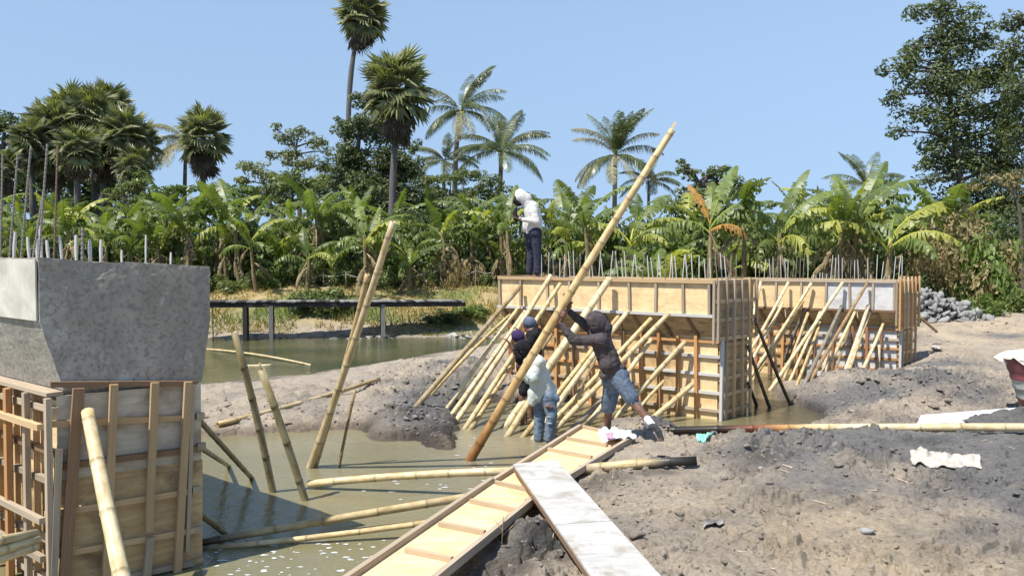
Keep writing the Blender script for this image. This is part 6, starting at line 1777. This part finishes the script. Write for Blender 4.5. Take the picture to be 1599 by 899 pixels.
def organic(name, caps, mat, parent, voxel=.012, smooth=4, folds=0.0, fs=9.0, seed=0, clipz=None):
    V, Fc = [], []
    for c in caps: capsule(V, Fc, *c[:4], **(c[4] if len(c) > 4 else {}))
    me = mesh_np(name, V, Fc, mat, True)
    o = bpy.data.objects.new(name, me); COL.objects.link(o)
    md = o.modifiers.new('r', 'REMESH'); md.mode = 'VOXEL'; md.voxel_size = voxel; md.use_smooth_shade = True
    if smooth: ms = o.modifiers.new('s', 'SMOOTH'); ms.factor = .5; ms.iterations = smooth
    dg = bpy.context.evaluated_depsgraph_get(); dg.update()
    m2 = bpy.data.meshes.new_from_object(o.evaluated_get(dg)); o.modifiers.clear(); o.data = m2
    m2.materials.clear(); m2.materials.append(mat)
    if folds:
        n = len(m2.vertices); co = np.empty(n * 3); m2.vertices.foreach_get('co', co); no = np.empty(n * 3); m2.vertices.foreach_get('normal', no)
        co = co.reshape(-1, 3); no = no.reshape(-1, 3); d = np.empty(n)
        for i in range(n):
            p = Vector(co[i]) * fs + Vector((seed, 0, 0))
            d[i] = (1 - 2 * abs(mnoise.noise(Vector((p.x, p.y, p.z * 1.9))))) * .6 + mnoise.noise(p * 2.3) * .5
        co = co + no * (d * folds)[:, None]; m2.vertices.foreach_set('co', co.ravel()); m2.update()
    m2.polygons.foreach_set('use_smooth', [True] * len(m2.polygons))
    if parent is not None:
        o.parent = parent; o.matrix_basis = local(parent, Matrix.Identity(4))
    return o
def head_caps(c, face, up=(0, 0, 1), s=1.0):
    """skull, jaw, nose, brow, ears around centre c looking along face"""
    c = Vector(c); f = Vector(face).normalized(); u = (Vector(up) - f * f.dot(Vector(up))).normalized(); r = f.cross(u)
    k = s
    caps = [(c + u * .02 * k, c + u * .035 * k - f * .02 * k, .088 * k, .086 * k), (c + f * .03 * k - u * .055 * k, c + f * .045 * k - u * .075 * k, .058 * k, .042 * k),
            (c + f * .088 * k + u * .01 * k, c + f * .108 * k - u * .02 * k, .011 * k, .015 * k), (c + f * .078 * k + u * .028 * k - r * .03 * k, c + f * .078 * k + u * .028 * k + r * .03 * k, .018 * k, .018 * k),
            (c + f * .086 * k - u * .05 * k - r * .018 * k, c + f * .086 * k - u * .05 * k + r * .018 * k, .010 * k, .010 * k)]
    for sg in (1, -1): caps.append((c + r * sg * .088 * k + u * .01 * k, c + r * sg * .09 * k - u * .03 * k, .016 * k, .012 * k, dict(squash=(r, .5))))
    return caps
def grip_hand(wrist, axis_p, axis_d, rp, side, s=1.0, flip=1):
    """hand closed round a pole: axis point/dir, pole radius rp; `side` = direction from pole axis towards the palm"""
    ad = Vector(axis_d).normalized(); w = Vector(wrist); ap = Vector(axis_p); sd = Vector(side); sd = (sd - ad * sd.dot(ad)).normalized()
    ot = ad.cross(sd) * flip
    R0 = rp + .012
    palm = ap + sd * (R0 + .012)
    caps = [(w, palm - ad * 0.0, .026 * s, .032 * s), (palm - ad * .028, palm + ad * .028, .023 * s, .022 * s), (palm - ad * .03 + ot * .02, palm + ad * .03 + ot * .02, .018 * s, .018 * s)]
    for k, (off, ln, r) in enumerate(((-.036, .85, .0088), (-.012, 1.0, .0098), (.012, 1.05, .0098), (.036, .95, .0095))):
        prev = None
        for j in range(6):
            a = .35 + (2.35 * ln) * j / 5
            p = ap + ad * (off * (1.05 - .03 * j)) + (sd * math.cos(a) + ot * math.sin(a)) * R0
            if prev is not None: caps.append((prev, p, r * s, r * s * .96))
            prev = p
    prev = palm + ad * .03 - ot * .012
    for j in range(4):
        a = -.35 - 1.35 * j / 3; p = ap + ad * (.045 + .006 * j) + (sd * math.cos(a) + ot * math.sin(a)) * R0
        caps.append((prev, p, .0125 * s, .0105 * s)); prev = p
    return caps
def loose_hand(w, d, curl, s=1.0):
    """relaxed hand: wrist w, direction d, curl = direction fingers bend to"""
    d = Vector(d).normalized(); c = Vector(curl); c = (c - d * c.dot(d)).normalized(); x = d.cross(c); w = Vector(w)
    caps = [(w, w + d * .05, .024 * s, .030 * s, dict(squash=(c, .6))), (w + d * .05, w + d * .085, .034 * s, .034 * s, dict(squash=(c, .5)))]
    for k, (o, ln) in enumerate(((-.030, .8), (-.010, .98), (.010, 1.0), (.030, .9))):
        p = w + d * .09 + x * o
        for j, L in enumerate((.038, .026, .020)):
            a = .35 + .5 * j; q = p + (d * math.cos(a) + c * math.sin(a)) * (L * ln); caps.append((p, q, .0092 * s, .0085 * s)); p = q
    p = w + d * .03 + x * .03
    for j, L in enumerate((.038, .028)):
        q = p + (d * .7 + x * .55 + c * (.2 + .4 * j)).normalized() * L; caps.append((p, q, .012 * s, .010 * s)); p = q
    return caps
def foot_caps(ankle, toe_dir, up=(0, 0, 1), L=.18, s=1.0):
    a = Vector(ankle); t = Vector(toe_dir).normalized(); u = Vector(up)
    return [(a, a - u * .045 - t * .03, .040 * s, .038 * s), (a - u * .045 - t * .02, a - u * .06 + t * L * .6, .040 * s, .038 * s), (a - u * .06 + t * L * .55, a - u * .068 + t * L, .040 * s, .026 * s)]

# --- the worker in the dark hood, pushing the long pole
def on_pole(py):
    lo, hi = 0.0, 1.0
    for _ in range(40):
        m = (lo + hi) / 2; p = RP_FOOT.lerp(RP_TOP, m); d = p - CAMP
        y_ = d.y * CP - d.z * SP; z_ = d.y * SP + d.z * CP
        row = 449.5 - FPX * z_ / y_
        if row > py: lo = m
        else: hi = m
    return RP_FOOT.lerp(RP_TOP, lo)
hn, hf = on_pole(488), on_pole(474)
YB = hn.y + .02
HM = thing('person', (P(965, 690, YB).x, YB, .45), 'worker in charcoal hoodie and frayed denim shorts striding forward, both hands on the raised pole', 'person', 'workers on the site')
J = lambda px, py, dy=0.0: P(px, py, YB + dy)
shN, shF, elN, elF, wrN, wrF = J(938, 532, -.10), J(928, 518, .14), J(896, 531, -.10), J(905, 500, .14), J(874, 503, -.05), J(887, 484, .08)
rpole = .055
skin = head_caps(J(930, 503), (-1, .55, -.05))
skin += [(J(936, 512), J(938, 526), .055, .06), (wrN - (wrN - elN) * .5, wrN, .036, .029), (wrF - (wrF - elF) * .5, wrF, .036, .029)]
skin += grip_hand(wrN, hn, RP_DIR, rpole, (wrN - hn) + Vector((.02, -.05, 0)), flip=-1)
skin += grip_hand(wrF, hf, RP_DIR, rpole, (wrF - hf) + Vector((.04, .02, 0)), flip=1)
hipF, hipR = J(957, 596, .10), J(966, 594, -.10)
knF, ftF = J(950, 645, .22), J(948, 683, .34)
knR, anR = J(990, 628, -.22), J(1019, 664, -.42)
skin += [(hipF, knF, .085, .056), (knF, ftF, .054, .040), (hipR, knR, .085, .058), (knR, knR.lerp(anR, .35), .056, .058), (knR.lerp(anR, .35), anR, .056, .036),
         (J(944, 545), J(955, 572), .06, .06), (shN, elN, .048, .040), (elN, wrN, .040, .030), (shF, elF, .048, .040), (elF, wrF, .040, .030), (hipF, hipR, .05, .05)]
skin += foot_caps(ftF, (-.8, .4, 0))
skin += [(anR, J(1028, 676, -.44), .036, .04), (J(1028, 676, -.44), J(1033, 688, -.46), .04, .03)]
organic('body', skin, M['skin'], HM, .0095, 2)
cl = [(J(931, 500), J(934, 506), .133, .136), (J(931, 500), J(945, 512), .125, .10), (J(942, 514), J(941, 526), .105, .11),
      (shN, shF, .10, .09), (J(938, 532), J(948, 556), .140, .146), (J(948, 556), J(958, 581), .148, .136), (J(951, 568, -.05), J(957, 576, .05), .14, .14),
      (shN, elN, .080, .066), (elN, elN.lerp(wrN, .5), .068, .056), (elN.lerp(wrN, .5), elN.lerp(wrN, .84), .056, .040), (shF, elF, .076, .062), (elF, elF.lerp(wrF, .84), .062, .040)]
organic('hoodie', cl, M['hood_dark'], HM, .012, 4, .010, 10, 3)
organic('hem', [(J(942, 588, -.07), J(972, 573, -.07), .052, .052, dict(squash=((.45, 0, .9), .5))), (J(943, 588, .07), J(972, 574, .07), .052, .052, dict(squash=((.45, 0, .9), .45)))], M['hood_dark'], HM, .013, 2)
sh = [(J(954, 592, .07), J(968, 588, -.05), .135, .135), (J(957, 598, .09), J(950, 634, .20), .125, .105), (J(969, 594, -.08), J(986, 621, -.20), .125, .100)]
o = organic('denim_shorts', sh, M['denim'], HM, .012, 3, .005, 14, 6)
# frayed hem threads
Vt, Ft = [], []; rt = random.Random(4)
for (c, ax, rr_) in ((J(949.5, 641, .21), Vector((0, 0, -1)), .085), (J(991, 629, -.22), (anR - knR).normalized() * .6 + Vector((0, 0, -.5)), .085)):
    for i in range(40):
        a = rt.uniform(0, 6.28); p = c + Vector((math.cos(a) * rr_, math.sin(a) * rr_, 0)) - ax * .03; e = p + ax * rt.uniform(.05, .075) + Vector((rt.uniform(-.01, .01), 0, 0)); b = len(Vt)
        Vt += [tuple(p - Vector((.004, 0, 0))), tuple(p + Vector((.004, 0, 0))), tuple(e)]; Ft.append((b, b + 1, b + 2))
obj('frayed_hem', mesh_np('frayed_hem', Vt, Ft, M['denim_pale']), HM)
organic('sock', [(J(1011, 654, -.38), J(1019, 664, -.42), .049, .047)], M['sock'], HM, .008, 1)
organic('shoe', [(J(1018, 664, -.42), J(1027, 674, -.43), .052, .056), (J(1026, 672, -.43), J(1032, 685, -.44), .056, .044)], M['shoe'], HM, .008, 1)
organic('shoe_sole', [(J(1022, 676, -.46), J(1031, 692, -.46), .030, .032, dict(squash=((.8, 0, .6), .5)))], M['sole'], HM, .007, 1)
organic('shoe', foot_caps(ftF - Vector((0, 0, .0)), (-.8, .4, 0), s=1.25), M['shoe'], HM, .009, 1)

# --- the worker in the pale sweatshirt and torn jeans, in the water
YW = 12.0
WM = thing('person', (P(848, 690, YW).x, YW, 0), 'worker in pale mint sweatshirt, black cap and torn jeans standing in the water', 'person', 'workers on the site')
J = lambda px, py, dy=0.0: P(px, py, YW + dy)
sL, sR = J(829, 568, .14), J(840, 566, -.14)
skin = head_caps(J(816, 546), (-1, .35, -.25)) + [(J(822, 552), J(831, 563), .055, .06), (sR, J(834, 590, -.2), .045, .04), (J(834, 590, -.2), J(818, 578, -.12), .04, .03)]
skin += loose_hand(J(818, 578, -.12), (-1, .2, .5), (-.3, .4, 1)) + [(sL, J(826, 592, .12), .045, .04), (J(826, 592, .12), J(812, 584, .1), .04, .03)] + loose_hand(J(812, 584, .1), (-1, .1, .2), (0, .2, 1))
skin += [(J(847, 624, .07), J(842, 656, .08), .085, .06), (J(842, 656, .08), J(841, 696, .08), .055, .038), (J(853, 624, -.07), J(860, 652, -.12), .085, .06), (J(860, 652, -.12), J(858, 696, -.1), .055, .038), (J(835, 570), J(850, 622), .12, .12)]
skin += foot_caps(J(841, 698, .08), (-1, 0, 0)) + foot_caps(J(858, 698, -.1), (-1, 0, 0))
organic('body', skin, M['skin'], WM, .011, 2)
organic('cap', [(J(816, 541), J(819, 544), .112, .108), (J(809, 543), J(803, 546), .05, .035, dict(squash=((0, 0, 1), .4))), (J(820, 548), J(824, 552), .10, .085)], M['black_knit'], WM, .010, 2)
organic('face_mask', [(J(808, 550), J(812, 556), .055, .060)], M['black_knit'], WM, .010, 2)
organic('glove', [(J(819, 579, -.12), J(812, 575, -.12), .042, .05)], M['black_knit'], WM, .008, 2)
cl = [(J(832, 566), J(842, 590), .15, .17), (J(842, 590), J(848, 612), .175, .17), (J(834, 612, -.02), J(832, 626, -.02), .10, .075), (sL, sR, .10, .105), (J(833, 558), J(844, 566), .09, .09), (J(852, 598), J(861, 608), .10, .09),
      (sR, J(834, 590, -.2), .085, .078), (J(834, 590, -.2), J(820, 580, -.13), .075, .05), (sL, J(826, 592, .12), .08, .07), (J(826, 592, .12), J(815, 585, .1), .06, .045)]
organic('sweatshirt', cl, M['mint_fleece'], WM, .013, 4, .009, 9, 11)
jn = [(J(847, 622, .06), J(856, 620, -.07), .13, .135), (J(846, 626, .07), J(842, 656, .08), .115, .085), (J(842, 656, .08), J(841, 684, .08), .083, .075), (J(857, 624, -.08), J(862, 648, -.14), .115, .085), (J(862, 648, -.14), J(857, 684, -.1), .083, .072), (J(860, 618, -.08), J(867, 622, -.1), .09, .07)]
organic('torn_jeans', jn, M['denim_pale'], WM, .013, 3, .006, 13, 8)
organic('knee_tear', [(J(855, 634, -.21), J(861, 636, -.21), .035, .030)], M['skin'], WM, .008, 1)
for k, rw in enumerate((650, 660)):
    organic('jeans_tear', [(J(855, rw, -.215), J(861, rw + 1, -.215), .007, .006)], M['sheet'], WM, .004, 0)

# --- two workers half hidden behind the poles
def crouched(label, Yc, head, hipp, kneeL, foot, capmat, shirt, capkind, arm):
    T = thing('person', (P(foot[0], foot[1], Yc).x, Yc, 0), label, 'person', 'workers on the site')
    J = lambda px, py, dy=0.0: P(px, py, Yc + dy)
    hx, hy = head
    nk = (hx + 6, hy + 14)
    s1, s2 = J(hx + 8, hy + 20, .15), J(hx + 8, hy + 20, -.15)
    hd = J(arm[0], arm[1], -.2); el = J((hx + arm[0]) / 2 + 6, hy + 34, -.22)
    skin = head_caps(J(hx, hy + 2), (-1, -.2, -.25)) + [(J(hx + 3, hy + 8), J(*nk), .055, .06), (s2, el, .05, .042), (el, hd, .042, .03), (J(*nk), J(*hipp), .12, .12)]
    skin += loose_hand(hd, (-.6, 0, .8), (-.8, 0, .2))
    for sg in (1, -1):
        skin += [(J(hipp[0], hipp[1], .08 * sg), J(kneeL[0] + 2 * sg, kneeL[1], .1 * sg), .085, .06), (J(kneeL[0] + 2 * sg, kneeL[1], .1 * sg), J(foot[0] + 2 * sg, foot[1] + 3, .1 * sg), .055, .038)] + foot_caps(J(foot[0] + 2 * sg, foot[1] + 4, .1 * sg), (-1, 0, 0))
    organic('body', skin, M['skin'], T, .013, 2)
    organic('cap', [(J(hx, hy - 1), J(hx + 2, hy), .108, .110)] + ([(J(hx - 7, hy - 1), J(hx - 12, hy + 1), .05, .03, dict(squash=((0, 0, 1), .35)))] if capkind else []), capmat, T, .011, 2)
    organic('shirt', [(J(hx + 8, hy + 18), J(*hipp), .15, .145), (s1, s2, .09, .09), (s2, s2.lerp(el, .8), .075, .07)], shirt, T, .015, 3, .012, 8, 5)
    organic('shorts', [(J(hipp[0], hipp[1] - 2, .08), J(hipp[0], hipp[1] - 2, -.08), .13, .13), (J(hipp[0], hipp[1], .08), J((hipp[0] + kneeL[0]) / 2 + 2, (hipp[1] + kneeL[1]) / 2 + 4, .1), .105, .095), (J(hipp[0], hipp[1], -.08), J((hipp[0] + kneeL[0]) / 2 - 1, (hipp[1] + kneeL[1]) / 2 + 4, -.1), .105, .095)], M['black_knit'], T, .015, 3, .008, 8, 2)
    return T
crouched('worker in black clothes and purple knit cap, half hidden behind the leaning poles', 13.4, (808, 525), (822, 592), (817, 622), (818, 660), M['purple'], M['black_knit'], 0, (797, 538))
crouched('worker in a blue grey knit cap standing farthest back among the poles', 13.9, (826, 504), (832, 568), (830, 606), (831, 652), M['blue_cap'], M['black_knit'], 0, (812, 520))

# --- the masked worker standing on the middle pier
fp = PL(830, 430, F2(.45, 0, 0), F2.n_long); YP = fp.y
PM = thing('person', (fp.x, YP, 2.36), 'worker in off-white hooded jacket and dark trousers standing on the middle pier', 'person', 'workers on the site')
J = lambda px, py, dy=0.0: P(px, py, YP + dy)
k = 1.0
skin = head_caps(J(809, 313), (-1, -.25, -.45)) + [(J(816, 318), J(826, 326), .055, .06), (J(833, 332, -.18), J(838, 345, -.22), .045, .04), (J(838, 345, -.22), J(814, 343, -.2), .04, .03), (J(828, 330, .17), J(828, 347, .2), .045, .04), (J(828, 347, .2), J(810, 338, .05), .04, .03)]
skin += loose_hand(J(812, 343, -.2), (-1, .1, .3), (0, .5, 1)) + loose_hand(J(810, 338, .05), (-1, 0, .6), (0, -.5, 1))
skin += [(J(828, 330), J(832, 365), .12, .12), (J(828, 366, .08), J(829, 397, .08), .085, .06), (J(829, 397, .08), J(828, 428, .08), .055, .04), (J(836, 366, -.08), J(838, 397, -.08), .085, .06), (J(838, 397, -.08), J(838, 428, -.08), .055, .04)]
skin += foot_caps(J(828, 428, .08), (-1, -.2, 0)) + foot_caps(J(838, 428, -.08), (-1, -.2, 0))
organic('body', skin, M['skin'], PM, .013, 2)
cl = [(J(814, 308), J(818, 312), .135, .13), (J(812, 303), J(822, 311), .105, .12), (J(822, 316), J(830, 326), .12, .14), (J(830, 326), J(834, 345), .165, .175), (J(834, 345), J(833, 360), .175, .165), (J(822, 350), J(820, 357), .09, .08),
      (J(833, 330, -.17), J(838, 346, -.22), .085, .078), (J(838, 346, -.22), J(817, 343, -.2), .072, .045), (J(828, 330, .17), J(828, 347, .2), .08, .07), (J(828, 347, .2), J(813, 340, .06), .06, .045)]
organic('hooded_jacket', cl, M['white_fleece'], PM, .013, 5, .006, 9, 2)
organic('face_mask', [(J(805, 314, -.04), J(811, 318, -.04), .060, .058), (J(806, 309, -.03), J(809, 310, -.03), .05, .05)], M['black_knit'], PM, .012, 2)
organic('glove', [(J(805, 342, -.18), J(804, 332, -.12), .045, .05), (J(804, 332, -.12), J(806, 326, -.1), .045, .03)], M['black_knit'], PM, .009, 2)
tr_ = [(J(828, 364, .08), J(836, 364, -.08), .14, .14), (J(828, 367, .08), J(829, 397, .09), .115, .085), (J(829, 397, .09), J(827, 424, .09), .083, .075), (J(837, 367, -.08), J(839, 397, -.09), .115, .085), (J(839, 397, -.09), J(839, 424, -.09), .083, .075)]
organic('trousers', tr_, M['navy'], PM, .013, 3, .006, 11, 4)
organic('tassel', [(J(842.5, 364, -.12), J(842.5, 373, -.12), .012, .014)], M['red_cloth'], PM, .007, 1)
